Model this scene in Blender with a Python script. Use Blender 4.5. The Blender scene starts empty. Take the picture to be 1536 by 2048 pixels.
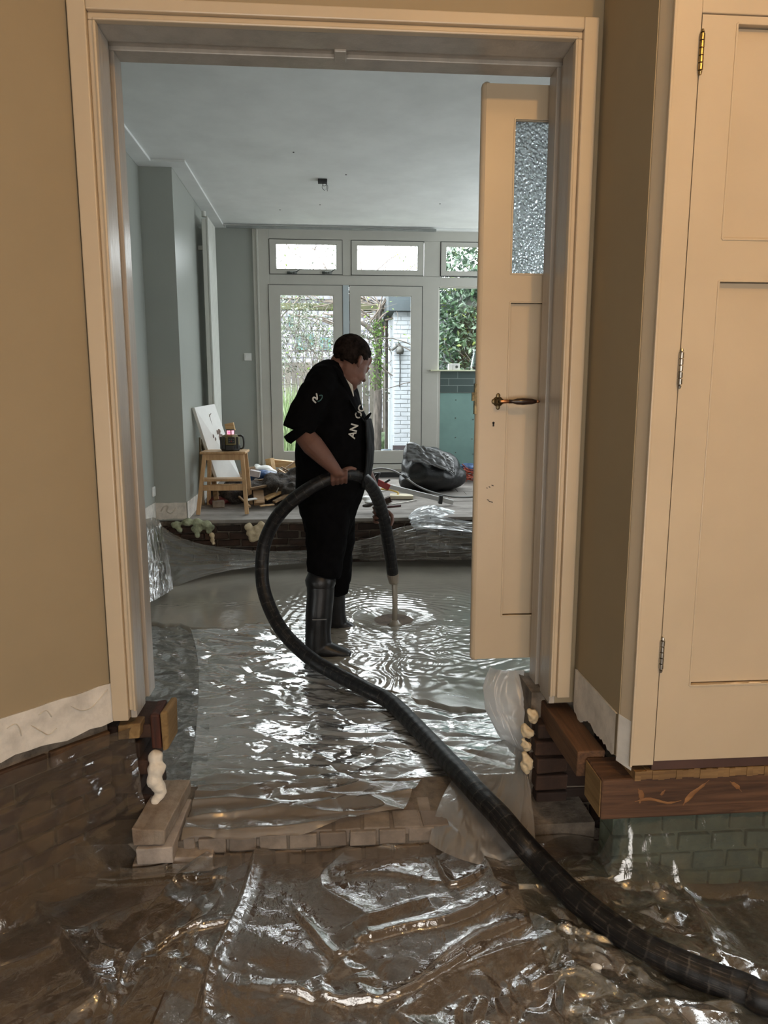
import bpy, bmesh, math, random
from mathutils import Vector, Matrix, noise, Euler
from mathutils.bvhtree import BVHTree

# ------------------------------------------------------------------ camera, world, lamps, exposure
scn = bpy.context.scene
COL = scn.collection
CAM = Vector((0, 0, 1.05))
PSI, TH, FPX = math.radians(4.4), math.radians(9.09), 1400.0
cd = bpy.data.cameras.new('camera'); cam = bpy.data.objects.new('camera', cd); COL.objects.link(cam)
cd.sensor_fit = 'HORIZONTAL'; cd.sensor_width = 36; cd.lens = FPX / 1536 * 36; cd.clip_start = .02; cd.clip_end = 200
cam.location = CAM; cam.rotation_euler = (math.radians(90) - TH, 0, -PSI)
scn.camera = cam
scn.view_settings.view_transform = 'Standard'; scn.view_settings.look = 'None'
scn.view_settings.exposure = 0.0; scn.view_settings.gamma = 1.0; scn.view_settings.use_curve_mapping = False
SKY, LAMP, FRONTFILL, SIDEFILL = 16.0, 57.0, 68.0, 60.0
w = bpy.data.worlds.new('overcast_sky'); scn.world = w; w.use_nodes = True
wn = w.node_tree.nodes; wl = w.node_tree.links
bg = wn['Background']; tc = wn.new('ShaderNodeTexCoord'); sx = wn.new('ShaderNodeSeparateXYZ'); cr = wn.new('ShaderNodeValToRGB')
cr.color_ramp.elements[0].position = .0; cr.color_ramp.elements[0].color = (.80, .85, .87, 1)
cr.color_ramp.elements[1].position = .7; cr.color_ramp.elements[1].color = (.93, .98, 1, 1)
wl.new(tc.outputs['Generated'], sx.inputs[0]); wl.new(sx.outputs['Z'], cr.inputs[0]); wl.new(cr.outputs[0], bg.inputs['Color'])
bg.inputs['Strength'].default_value = SKY
def area(name, loc, rot, sx_, sy_, power, col, portal=False):
    l = bpy.data.lights.new(name, 'AREA'); l.shape = 'RECTANGLE'; l.size = sx_; l.size_y = sy_; l.energy = power; l.color = col
    o = bpy.data.objects.new(name, l); COL.objects.link(o); o.location = loc; o.rotation_euler = rot
    if portal: l.cycles.is_portal = True
    return o
# lamp bulb of the front room, above and behind the camera
l = bpy.data.lights.new('room_lamp', 'POINT'); l.energy = LAMP; l.color = (1, .54, .17); l.shadow_soft_size = .035
o = bpy.data.objects.new('room_lamp', l); COL.objects.link(o); o.location = (1.0, 0.0, 2.6)
# added daylight fill, low and close behind the camera, before a closed wall
area('front_daylight_fill', (.1, -1.60, .55), (math.radians(93), 0, 0), 2.6, 1.3, FRONTFILL, (1, .96, .90))
area('side_daylight_fill', (3.0, 6.9, 1.7), (0, math.radians(90), 0), 1.5, 2.6, SIDEFILL, (.90, .96, 1))  # added fill to brighten the back room; the right wall has no window
area('garden_portal', (.1, 8.52, 1.35), (math.radians(-90), 0, 0), 2.0, 2.4, 1, (1, 1, 1), True)
area('garden_portal_side', (2.2, 8.52, 2.1), (math.radians(-90), 0, 0), 2.2, 1.7, 1, (1, 1, 1), True)
scn.cycles.use_denoising = True
scn.cycles.max_bounces = 10; scn.cycles.diffuse_bounces = 5; scn.cycles.glossy_bounces = 4
scn.cycles.transmission_bounces = 4; scn.cycles.transparent_max_bounces = 16
scn.cycles.caustics_reflective = False; scn.cycles.caustics_refractive = False
scn.cycles.sample_clamp_indirect = 6

# ------------------------------------------------------------------ helpers
FW = Vector((math.sin(PSI) * math.cos(TH), math.cos(PSI) * math.cos(TH), -math.sin(TH)))
RT = Vector((math.cos(PSI), -math.sin(PSI), 0)); UP = RT.cross(FW)
def ray(px, py): return FW * FPX + RT * (px - 768) - UP * (py - 1024)
def P(px, py, Y=None, z=None, X=None):
    d = ray(px, py)
    t = (Y - CAM.y) / d.y if Y is not None else ((z - CAM.z) / d.z if z is not None else (X - CAM.x) / d.x)
    return CAM + d * t
SL = .072
def zf(y): return max(0, (y - 6.22) * SL)
def PF(px, py):
    d = ray(px, py)      # z = SL*(y-6.22)
    t = (SL * (CAM.y - 6.22) - CAM.z) / (d.z - SL * d.y)
    return CAM + d * t
random.seed(7)
R = random.uniform
def nz(x, y, z=0.): return noise.noise(Vector((x, y, z)))
def wpos(o):
    v = Vector((0, 0, 0))
    while o is not None: v = v + o.location; o = o.parent
    return v
class MB:
    def __init__(s): s.bm = bmesh.new()
    def box(s, x0, x1, y0, y1, z0, z1, M=None, jit=0):
        vs = [s.bm.verts.new(Vector((x, y, z)) + Vector((R(-jit, jit), R(-jit, jit), R(-jit, jit)))) for x in (x0, x1) for y in (y0, y1) for z in (z0, z1)]
        for f in ((0, 1, 3, 2), (4, 6, 7, 5), (0, 4, 5, 1), (2, 3, 7, 6), (0, 2, 6, 4), (1, 5, 7, 3)): s.bm.faces.new([vs[i] for i in f])
        if M is not None:
            for v in vs: v.co = M @ v.co
        return vs
    def bar(s, a, b, wd, th, up=Vector((0, 0, 1))):
        a, b = Vector(a), Vector(b); d = (b - a).normalized(); side = d.cross(up)
        side = side.normalized() if side.length > 1e-4 else Vector((1, 0, 0)); u2 = side.cross(d)
        vs = [s.bm.verts.new(p + side * i * wd / 2 + u2 * j * th / 2) for p in (a, b) for i in (-1, 1) for j in (-1, 1)]
        for f in ((0, 1, 3, 2), (4, 6, 7, 5), (0, 4, 5, 1), (2, 3, 7, 6), (0, 2, 6, 4), (1, 5, 7, 3)): s.bm.faces.new([vs[i] for i in f])
    def tube(s, pts, r, n=12, sq=None, dome=True):
        """closed tube; r scalar/list or (a,b) pairs; sq = fixed side axis for the a-radius"""
        pts = [Vector(p) for p in pts]; N = len(pts)
        rs = r if isinstance(r, (list, tuple)) else [r] * N
        prs = [(q if isinstance(q, (list, tuple)) else (q, q)) for q in rs]
        P2, R2 = list(pts), list(prs)
        if dome:
            d0 = (pts[0] - pts[1]).normalized(); d1 = (pts[-1] - pts[-2]).normalized(); a, b = prs[0]; c, e = prs[-1]
            pre = [(pts[0] + d0 * min(a, b) * .92, (a * .38, b * .38)), (pts[0] + d0 * min(a, b) * .6, (a * .8, b * .8))]
            post = [(pts[-1] + d1 * min(c, e) * .6, (c * .8, e * .8)), (pts[-1] + d1 * min(c, e) * .92, (c * .38, e * .38))]
            P2 = [p[0] for p in pre] + P2 + [p[0] for p in post]; R2 = [p[1] for p in pre] + R2 + [p[1] for p in post]
        rings = []; prev = None
        for i, p in enumerate(P2):
            t = (P2[min(i + 1, len(P2) - 1)] - P2[max(i - 1, 0)])
            t = t.normalized() if t.length > 1e-9 else Vector((0, 0, 1))
            if sq is not None: sd = Vector(sq); sd = (sd - t * sd.dot(t)).normalized()
            elif prev is not None: sd = (prev - t * prev.dot(t)).normalized()
            else:
                sd = t.cross(Vector((0, 0, 1)));
                sd = sd.normalized() if sd.length > 1e-3 else Vector((1, 0, 0))
            prev = sd; up = t.cross(sd); a, b = R2[i]
            rings.append([s.bm.verts.new(p + sd * a * math.cos(2 * math.pi * k / n) + up * b * math.sin(2 * math.pi * k / n)) for k in range(n)])
        for i in range(len(rings) - 1):
            for k in range(n): s.bm.faces.new((rings[i][k], rings[i][(k + 1) % n], rings[i + 1][(k + 1) % n], rings[i + 1][k]))
        s.bm.faces.new(list(reversed(rings[0]))); s.bm.faces.new(rings[-1])
    def ell(s, c, rad, M=None, seg=20, rg=12):
        g = bmesh.ops.create_uvsphere(s.bm, u_segments=seg, v_segments=rg, radius=1)
        c = Vector(c)
        for v in g['verts']:
            v.co = Vector((v.co.x * rad[0], v.co.y * rad[1], v.co.z * rad[2])) + c
            if M is not None: v.co = M @ v.co
        return g['verts']
    def lathe(s, prof, n=24, M=None):
        rings = []
        for (r, z) in prof:
            rings.append([s.bm.verts.new((r * math.cos(2 * math.pi * k / n), r * math.sin(2 * math.pi * k / n), z)) for k in range(n)])
        for i in range(len(rings) - 1):
            for k in range(n): s.bm.faces.new((rings[i][k], rings[i][(k + 1) % n], rings[i + 1][(k + 1) % n], rings[i + 1][k]))
        if prof[0][0] > 1e-5: s.bm.faces.new(list(reversed(rings[0])))
        if prof[-1][0] > 1e-5: s.bm.faces.new(rings[-1])
        if M is not None:
            for rg in rings:
                for v in rg: v.co = M @ v.co
    def prism(s, poly, axis, a0, a1, M=None):
        def mk(u, v, a): return {'x': (a, u, v), 'y': (u, a, v), 'z': (u, v, a)}[axis]
        A = [s.bm.verts.new(mk(u, v, a0)) for u, v in poly]; B = [s.bm.verts.new(mk(u, v, a1)) for u, v in poly]
        n = len(poly)
        s.bm.faces.new(A); s.bm.faces.new(list(reversed(B)))
        for i in range(n): s.bm.faces.new((A[i], B[i], B[(i + 1) % n], A[(i + 1) % n]))
        if M is not None:
            for v in A + B: v.co = M @ v.co
    def grid(s, fn, nu, nv, skip=None):
        vs = [[s.bm.verts.new(fn(i / nu, j / nv)) for j in range(nv + 1)] for i in range(nu + 1)]
        for i in range(nu):
            for j in range(nv): s.bm.faces.new((vs[i][j], vs[i + 1][j], vs[i + 1][j + 1], vs[i][j + 1]))
    def build(s, name, m, parent=None, smooth=False, bevel=0, mods=None, seg=2, keep=False):
        bmesh.ops.recalc_face_normals(s.bm, faces=s.bm.faces[:]) if not keep else None
        me = bpy.data.meshes.new(name); s.bm.to_mesh(me); s.bm.free()
        o = bpy.data.objects.new(name, me); COL.objects.link(o)
        if parent is not None:
            o.parent = parent; off = wpos(parent)
        else:
            xs = [v.co for v in me.vertices]
            off = Vector(((min(v.x for v in xs) + max(v.x for v in xs)) / 2, (min(v.y for v in xs) + max(v.y for v in xs)) / 2, min(v.z for v in xs)))
            o.location = off
        me.transform(Matrix.Translation(-off))
        if m is not None: me.materials.append(m)
        if smooth:
            for p in me.polygons: p.use_smooth = True
        if bevel:
            b = o.modifiers.new('bevel', 'BEVEL'); b.width = bevel; b.segments = seg; b.limit_method = 'ANGLE'; b.angle_limit = math.radians(40)
        return o
def tag(o, label, cat, group=None, kind=None):
    if label: o['label'] = label
    if cat: o['category'] = cat
    if group: o['group'] = group
    if kind: o['kind'] = kind
    return o
def struct(o): o['kind'] = 'structure'; return o
def thing(name, loc, label, cat, group=None):
    o = bpy.data.objects.new(name, None); COL.objects.link(o); o.location = loc; o.empty_display_size = .05
    return tag(o, label, cat, group)
def remesh(o, vox, it=4, fac=.5):
    m = o.modifiers.new('remesh', 'REMESH'); m.mode = 'VOXEL'; m.voxel_size = vox; m.use_smooth_shade = True
    if it:
        s = o.modifiers.new('smooth', 'SMOOTH'); s.iterations = it; s.factor = fac
    return o
def catmull(pts, k=8):
    pts = [Vector(p) for p in pts]; out = []
    for i in range(len(pts) - 1):
        p0 = pts[max(i - 1, 0)]; p1 = pts[i]; p2 = pts[i + 1]; p3 = pts[min(i + 2, len(pts) - 1)]
        for j in range(k):
            t = j / k
            out.append(.5 * ((2 * p1) + (-p0 + p2) * t + (2 * p0 - 5 * p1 + 4 * p2 - p3) * t * t + (-p0 + 3 * p1 - 3 * p2 + p3) * t ** 3))
    out.append(pts[-1]); return out
def sstep(a, b, x):
    t = max(0., min(1., (x - a) / (b - a))); return t * t * (3 - 2 * t)
def bez(net, u, v):
    def b1(ps, t):
        ps = [Vector(p) for p in ps]
        while len(ps) > 1: ps = [ps[i].lerp(ps[i + 1], t) for i in range(len(ps) - 1)]
        return ps[0]
    return b1([b1(row, v) for row in net], u)
def crumple(x, y, s, seed=0., wp=.35):
    px, py = x * s, y * s
    wx = nz(px * .6, py * .6, seed + 7) * wp * 2; wy = nz(px * .6, py * .6, seed + 17) * wp * 2
    d = noise.voronoi(Vector((px + wx, py + wy, seed)))[0]
    return min(.7, d[1] - d[0])
def ridge(x, y, seed=0.): return (1 - abs(nz(x, y, seed)) * 2.2)

# ------------------------------------------------------------------ materials
def lin(c): return tuple(((v / 12.92) if v <= .04045 else ((v + .055) / 1.055) ** 2.4) for v in c)
def hx(h): return lin(tuple(int(h[i:i + 2], 16) / 255 for i in (0, 2, 4)))
class NT:
    def __init__(s, name):
        s.m = bpy.data.materials.new(name); s.m.use_nodes = True; s.t = s.m.node_tree; s.n = s.t.nodes
        s.p = s.n['Principled BSDF']; s.out = s.n['Material Output']
    def N(s, typ, **k):
        n = s.n.new('ShaderNode' + typ)
        for a, b in k.items(): setattr(n, a, b)
        return n
    def L(s, a, b): s.t.links.new(a, b)
    def coord(s, scale=(1, 1, 1), kind='Object', rot=(0, 0, 0)):
        t = s.N('TexCoord'); m = s.N('Mapping'); m.inputs['Scale'].default_value = scale; m.inputs['Rotation'].default_value = rot
        s.L(t.outputs[kind], m.inputs[0]); return m.outputs[0]
    def noise(s, sc, det=5, rough=.55, co=None, dist=0):
        n = s.N('TexNoise'); n.inputs['Scale'].default_value = sc; n.inputs['Detail'].default_value = det
        n.inputs['Roughness'].default_value = rough; n.inputs['Distortion'].default_value = dist
        if co is not None: s.L(co, n.inputs['Vector'])
        return n.outputs[0]
    def ramp(s, f, stops):
        r = s.N('ValToRGB'); e = r.color_ramp.elements
        while len(e) < len(stops): e.new(.5)
        for i, (p, c) in enumerate(stops): e[i].position = p; e[i].color = (*c, 1) if len(c) == 3 else c
        s.L(f, r.inputs[0]); return r.outputs[0]
    def mix(s, f, a, b, mode='MIX'):
        m = s.N('Mix', data_type='RGBA', blend_type=mode)
        for v, i in ((f, 0), (a, 6), (b, 7)):
            if hasattr(v, 'links') or hasattr(v, 'is_linked'): s.L(v, m.inputs[i])
            else: m.inputs[i].default_value = v if i == 0 else (*v, 1)
        return m.outputs[2]
    def math(s, op, a, b=0.):
        m = s.N('Math', operation=op)
        for v, i in ((a, 0), (b, 1)):
            if hasattr(v, 'is_linked'): s.L(v, m.inputs[i])
            else: m.inputs[i].default_value = v
        return m.outputs[0]
    def bump(s, h, st=.3, dist=.01, normal=None):
        b = s.N('Bump'); b.inputs['Strength'].default_value = st; b.inputs['Distance'].default_value = dist
        s.L(h, b.inputs['Height'])
        if normal is not None: s.L(normal, b.inputs['Normal'])
        return b.outputs[0]
def mat(name, col, rough=.5, metal=0., var=.12, sc=6., bump=.15, bsc=40., bd=.002, col2=None, spec=.5, coat=0., stretch=(1, 1, 1), trans=0., emit=None):
    t = NT(name); c = hx(col) if isinstance(col, str) else col
    co = t.coord(stretch)
    c2 = (hx(col2) if isinstance(col2, str) else col2) if col2 else tuple(v * (1 - var * 2.2) for v in c)
    c1 = c if col2 else tuple(min(1, v * (1 + var * .5)) for v in c)
    f = t.noise(sc, 6, .6, co); cc = t.ramp(f, [(.3, c2), (.62, c1)])
    t.L(cc, t.p.inputs['Base Color'])
    t.p.inputs['Roughness'].default_value = rough; t.p.inputs['Metallic'].default_value = metal
    t.p.inputs['Specular IOR Level'].default_value = spec; t.p.inputs['Coat Weight'].default_value = coat
    t.p.inputs['Transmission Weight'].default_value = trans
    if bump: t.L(t.bump(t.noise(bsc, 6, .6, co), bump, bd), t.p.inputs['Normal'])
    if emit: t.p.inputs['Emission Color'].default_value = (*emit[0], 1); t.p.inputs['Emission Strength'].default_value = emit[1]
    return t.m
def island(name, cols, rough=.8, bump=.5, bsc=30, bd=.004, sc=10):
    """each piece of the mesh draws its own colour"""
    t = NT(name); g = t.N('NewGeometry'); n = len(cols)
    c = t.ramp(g.outputs['Random Per Island'], [(i / max(1, n - 1) * .98 + .01, hx(x)) for i, x in enumerate(cols)])
    co = t.coord(); f = t.noise(sc, 6, .65, co)
    c = t.mix(t.ramp(f, [(.3, (.8, .8, .8)), (.7, (0, 0, 0))]), c, tuple(v * .45 for v in hx(cols[0])))
    t.L(c, t.p.inputs['Base Color']); t.p.inputs['Roughness'].default_value = rough
    if bump: t.L(t.bump(t.noise(bsc, 8, .65, co), bump, bd), t.p.inputs['Normal'])
    return t.m
def wood(name, a, b, axis='x', sc=6, rough=.6, bump=.3):
    t = NT(name); s = {'x': (1, 14, 14), 'y': (14, 1, 14), 'z': (14, 14, 1)}[axis]
    co = t.coord(s); f = t.noise(sc * .35, 7, .6, co, 1.5)
    c = t.ramp(f, [(.3, hx(a)), (.65, hx(b))]); g = t.noise(2.2, 3, .5, t.coord())
    c = t.mix(t.ramp(g, [(.35, (.5, .5, .5)), (.6, (0, 0, 0))]), c, tuple(v * .55 for v in hx(a)))
    t.L(c, t.p.inputs['Base Color']); t.p.inputs['Roughness'].default_value = rough
    t.L(t.bump(f, bump, .004), t.p.inputs['Normal']); return t.m
def film(name, milk, op, rough=.16, bsc=(14, 14, 14), bst=.5, bd=.01, fine=60, gl=.30, spots=None, fk=1.9):
    """thin polythene: partly clear, a milky share of diffuse and translucent, a sharp reflecting skin"""
    t = NT(name); co = t.coord(bsc)
    v = t.N('TexVoronoi', feature='DISTANCE_TO_EDGE'); v.inputs['Scale'].default_value = 1.0
    w_ = t.noise(1.3, 3, .5, co); vv = t.N('VectorMath', operation='ADD'); t.L(co, vv.inputs[0])
    wc = t.N('TexNoise'); wc.inputs['Scale'].default_value = 1.1; t.L(co, wc.inputs['Vector']); t.L(wc.outputs['Color'], vv.inputs[1])
    t.L(vv.outputs[0], v.inputs['Vector'])
    h = t.math('ADD', v.outputs[0], t.math('MULTIPLY', t.noise(2.6, 5, .55, co, .8), 1.1))
    nrm = t.bump(h, bst, bd)
    nrm = t.bump(t.noise(fine / 10, 4, .6, co), bst * .35, bd * .3, nrm)
    df = t.N('BsdfDiffuse'); tr = t.N('BsdfTranslucent'); gs = t.N('BsdfGlossy'); tp = t.N('BsdfTransparent')
    for x in (df, tr): x.inputs['Color'].default_value = (*milk, 1); t.L(nrm, x.inputs['Normal'])
    gs.inputs['Roughness'].default_value = rough; t.L(nrm, gs.inputs['Normal']); gs.inputs['Color'].default_value = (.95, .95, .95, 1)
    tp.inputs['Color'].default_value = (.94, .94, .93, 1)
    m1 = t.N('MixShader'); m1.inputs[0].default_value = .45; t.L(df.outputs[0], m1.inputs[1]); t.L(tr.outputs[0], m1.inputs[2])
    m2 = t.N('MixShader'); m2.inputs[0].default_value = op; t.L(tp.outputs[0], m2.inputs[1]); t.L(m1.outputs[0], m2.inputs[2])
    base = m2.outputs[0]
    if spots:
        so = t.ramp(t.noise(spots, 3, .5, t.coord()), [(.66, (0, 0, 0)), (.69, (1, 1, 1))])
        dd = t.N('BsdfDiffuse'); dd.inputs['Color'].default_value = (.02, .018, .015, 1); mm = t.N('MixShader')
        t.L(so, mm.inputs[0]); t.L(base, mm.inputs[1]); t.L(dd.outputs[0], mm.inputs[2]); base = mm.outputs[0]
    fr = t.N('LayerWeight'); fr.inputs['Blend'].default_value = .5; t.L(nrm, fr.inputs['Normal'])
    sch = t.math('ADD', t.math('MULTIPLY', t.math('POWER', fr.outputs['Facing'], 4.2), .96), .04)
    fac = t.math('MINIMUM', t.math('ADD', t.math('MULTIPLY', sch, fk), gl * .15), .95)
    m3 = t.N('MixShader'); t.L(fac, m3.inputs[0]); t.L(base, m3.inputs[1]); t.L(gs.outputs[0], m3.inputs[2])
    t.L(m3.outputs[0], t.out.inputs['Surface']); return t.m
def clearglass(name, tint=(.97, .98, .98), gl=.06):
    t = NT(name); tp = t.N('BsdfTransparent'); tp.inputs[0].default_value = (*tint, 1); gs = t.N('BsdfGlossy'); gs.inputs['Roughness'].default_value = .01
    m = t.N('MixShader'); m.inputs[0].default_value = gl; t.L(tp.outputs[0], m.inputs[1]); t.L(gs.outputs[0], m.inputs[2]); t.L(m.outputs[0], t.out.inputs['Surface']); return t.m

M = {}
M['wall'] = mat('front_wall_paint', (.335, .265, .165), .75, var=.03, sc=2, bump=.12, bsc=60)
M['wall_side'] = M['wall']
M['trim'] = mat('cream_gloss_paint', (.555, .455, .325), .36, var=.03, sc=3, bump=.05, bsc=30, coat=.1)
M['jamb'] = mat('aged_gloss_paint', (.44, .40, .35), .30, var=.10, sc=2, bump=.5, bsc=8, bd=.004, stretch=(6, 6, .8))
M['raw'] = mat('bare_plaster', (.70, .66, .60), .85, var=.12, sc=14, bump=.6, bsc=30, bd=.004)
M['glue'] = mat('old_glue_marks', (.62, .575, .50), .9)
M['backwall'] = mat('grey_green_paint', (.345, .365, .335), .33, var=.02, sc=2, bump=.08, bsc=50, spec=.4)
M['ceil'] = mat('ceiling_paint', (.76, .78, .77), .8, var=.05, sc=2, bump=.1, bsc=12)
M['frame'] = mat('off_white_frame_paint', (.50, .495, .45), .4, var=.02, bump=.03)
M['groove'] = mat('dark_gap', (.03, .03, .03), .8, bump=0)
M['mortar'] = mat('lime_mortar', (.20, .165, .13), .95, var=.3, sc=12, bump=.9, bsc=40, bd=.01)
M['sand'] = mat('brown_sand', (.13, .09, .062), .95, var=.3, sc=7, bump=.9, bsc=45, bd=.012, col2=(.05, .034, .024))
M['bricks'] = island('weathered_brick', ['4a3a2e', '6a5140', '55443a', '7a6048', '463830'], .85)
M['brickdark'] = island('dark_red_brick', ['2e2018', '4a3226', '3a2a20', '543a2c', '241a14'], .85)
M['brickpale'] = island('pale_grey_brick', ['8d8176', '9c9084', '7c7066', 'a79a8c'], .85, .4)
M['brickgreen'] = island('green_stained_brick', ['77867a', '87937f', '6b776a', '949c8c'], .85, .4)
M['timber'] = wood('old_rough_timber', '3f2b1f', '70503a', 'x', 7, .8, .6)
M['timbery'] = wood('old_rough_joist', '432e20', '6f4f36', 'y', 7, .8, .6)
M['pine'] = wood('pale_pine', 'b98d58', 'd9b886', 'x', 5, .55, .1)
M['birch'] = wood('birch', 'b58d60', 'd6b286', 'z', 5, .5, .1)
M['plank'] = wood('weathered_plank', '6a5138', '9b7b55', 'x', 6, .8, .4)
M['floor'] = mat('dusty_boards', (.30, .275, .25), .85, var=.3, sc=3.5, bump=.5, bsc=25, bd=.006, col2=(.17, .15, .135), stretch=(1, 2.4, 1))
M['foam'] = mat('pu_foam', (.74, .62, .42), .7, var=.12, sc=20, bump=.5, bsc=40, bd=.006, col2=(.55, .43, .27))
M['foamgreen'] = mat('green_plaster_lump', (.40, .44, .30), .9, var=.3, sc=14, bump=.9, bsc=30, bd=.01)
M['rubber'] = None
M['glass'] = clearglass('window_glass')

# ------------------------------------------------------------------ structure: front room
def planewall(name, x0, x1, y0, y1, z0, z1, m, bevel=0):
    b = MB(); b.box(x0, x1, y0, y1, z0, z1); return struct(b.build(name, m, bevel=bevel))
OL, OR, OT = -.655, .753, 2.122       # opening
YF, YB = 2.27, 2.505
b = MB()     # partition with a pocket for the sliding leaf on the back-room side
b.box(-1.66, OL - .02, YF, YB, 0.0, 2.95); b.box(OR + .02, 2.55, YF, YB, 0.0, 2.95); b.box(OL - .02, OR + .02, YF, YB, OT + .02, 2.95)
struct(b.build('wall_partition', M['wall']))
D = Vector((-1, -1, 0)).normalized(); Nn = Vector((1, -1, 0)).normalized(); A0 = Vector((-.735, 2.255, 0))
b = MB()
p0, p1 = A0, A0 + D * 3.6; q0, q1 = p0 - Nn * .12, p1 - Nn * .12
b.prism([(p0.x, p0.y), (p1.x, p1.y), (q1.x, q1.y), (q0.x, q0.y)], 'z', 0.0, 2.95); struct(b.build('wall_left', M['wall']))
planewall('wall_right', .84, .96, 1.885, 2.262, 0.0, 2.95, M['wall'])
b = MB()     # far side and rear of the front room, closed behind the added fill light
b.box(-3.4, -3.28, -1.7, -.28, -.6, 2.95); b.box(3.2, 3.32, -1.7, 1.9, -.6, 2.95)
b.box(-3.4, 3.32, -1.82, -1.7, -.6, 2.95)
struct(b.build('wall_rear', M['wall']))
planewall('ceiling', -3.4, 3.32, -1.8, 2.5, 2.95, 3.1, M['ceil'])
# linings of the opening: front lining, slot, back lining
def lining(x_in, x_out, y0, y1, m):
    b.box(min(x_in, x_out), max(x_in, x_out), y0, y1, .0, OT)
b = MB(); lining(OL, OL - .0195, YF - .008, 2.375, 0); lining(OL - .012, OL - .0195, 2.375, 2.43, 0); lining(OL, OL - .0195, 2.43, YB + .004, 0)
lining(OR, OR + .0195, YF - .008, 2.375, 0); lining(OR + .012, OR + .0195, 2.375, 2.43, 0); lining(OR, OR + .0195, 2.43, YB + .004, 0)
b.box(OL - .0195, OR + .0195, YF - .008, 2.375, OT, OT + .0195); b.box(OL - .0195, OR + .0195, 2.375, 2.43, OT + .012, OT + .0195); b.box(OL - .0195, OR + .0195, 2.43, YB + .004, OT, OT + .0195)
b.box(.028, .066, 2.368, 2.437, OT - .008, OT + .012)
struct(b.build('trim_1', M['jamb'], bevel=.003))
# architrave: flat board with a stepped inner bead
b = MB()
def arch(x0, x1, z0, z1, yo): b.box(x0, x1, yo, YF - .0005, z0, z1)
b.box(-.728, -.676, 2.238, YF, 0.0, 2.178); b.box(OR + .02, .818, 2.238, YF, .03, 2.178); b.box(-.676, OR + .02, 2.238, YF, 2.143, 2.178)
b.box(-.676, OL - .001, 2.252, YF, .03, OT + .001); b.box(OR + .001, OR + .02, 2.252, YF, .03, OT + .001); b.box(-.676, OR + .02, 2.252, YF, OT + .001, 2.143)
b.box(-.661, OL + .003, 2.243, YF, .03, OT - .003); b.box(OR - .003, OR + .006, 2.243, YF, .03, OT - .003); b.box(-.661, OR + .006, 2.243, YF, OT - .003, OT + .006)
struct(b.build('trim_2', M['trim'], bevel=.004))
# scraped plaster bands where the skirtings were taken off
def ragged_strip(pa, pb, out, z0, z1, m, name, seed, amp=.012, amp2=.004):
    b = MB(); n = 90; pa, pb, out = Vector(pa), Vector(pb), Vector(out)
    fr = []; bk = []
    for i in range(n + 1):
        t = i / n; p = pa.lerp(pb, t); d = (pb - pa).length * t
        lo = z0 + nz(d * 9, seed, 1) * amp * 1.6 + nz(d * 40, seed, 2) * amp * .7; hi = z1 + nz(d * 14, seed, 5) * amp2
        fr.append((p + out * .006 + Vector((0, 0, lo)), p + out * .006 + Vector((0, 0, hi))))
        bk.append((p + Vector((0, 0, lo)), p + Vector((0, 0, hi))))
    V = b.bm.verts.new; F = [(V(x[0]), V(x[1])) for x in fr]; B = [(V(x[0]), V(x[1])) for x in bk]
    for i in range(n):
        b.bm.faces.new((F[i][0], F[i + 1][0], F[i + 1][1], F[i][1])); b.bm.faces.new((F[i][1], F[i + 1][1], B[i + 1][1], B[i][1])); b.bm.faces.new((F[i][0], B[i][0], B[i + 1][0], F[i + 1][0]))
    o = b.build(name, m); return struct(o)
ragged_strip(A0 + Nn * .001, A0 + D * 3.5 + Nn * .001, Nn, -.005, .128, M['raw'], 'baseboard_left', 3, .014)
ragged_strip((.839, 2.24, 0), (.839, 1.89, 0), (-1, 0, 0), .0, .135, M['raw'], 'baseboard_right', 9, .03, .002)
b = MB()   # squiggles of old glue left on the band
for (pts) in ([(60, 1450), (80, 1462), (95, 1468), (110, 1455)], [(140, 1412), (160, 1420), (180, 1414), (200, 1392), (212, 1378)], [(75, 1428), (90, 1420), (100, 1432)], [(12, 1455), (30, 1447), (40, 1470)]):
    w3 = []
    for px, py in pts:
        d = ray(px, py); t = (A0 - CAM).dot(Nn) / d.dot(Nn); w3.append(CAM + d * t + Nn * .008)
    b.tube(catmull(w3, 5), [(.004, .0012)] * (5 * (len(w3) - 1) + 1), 6)
struct(b.build('trim_3', M['glue'], smooth=True))

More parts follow.
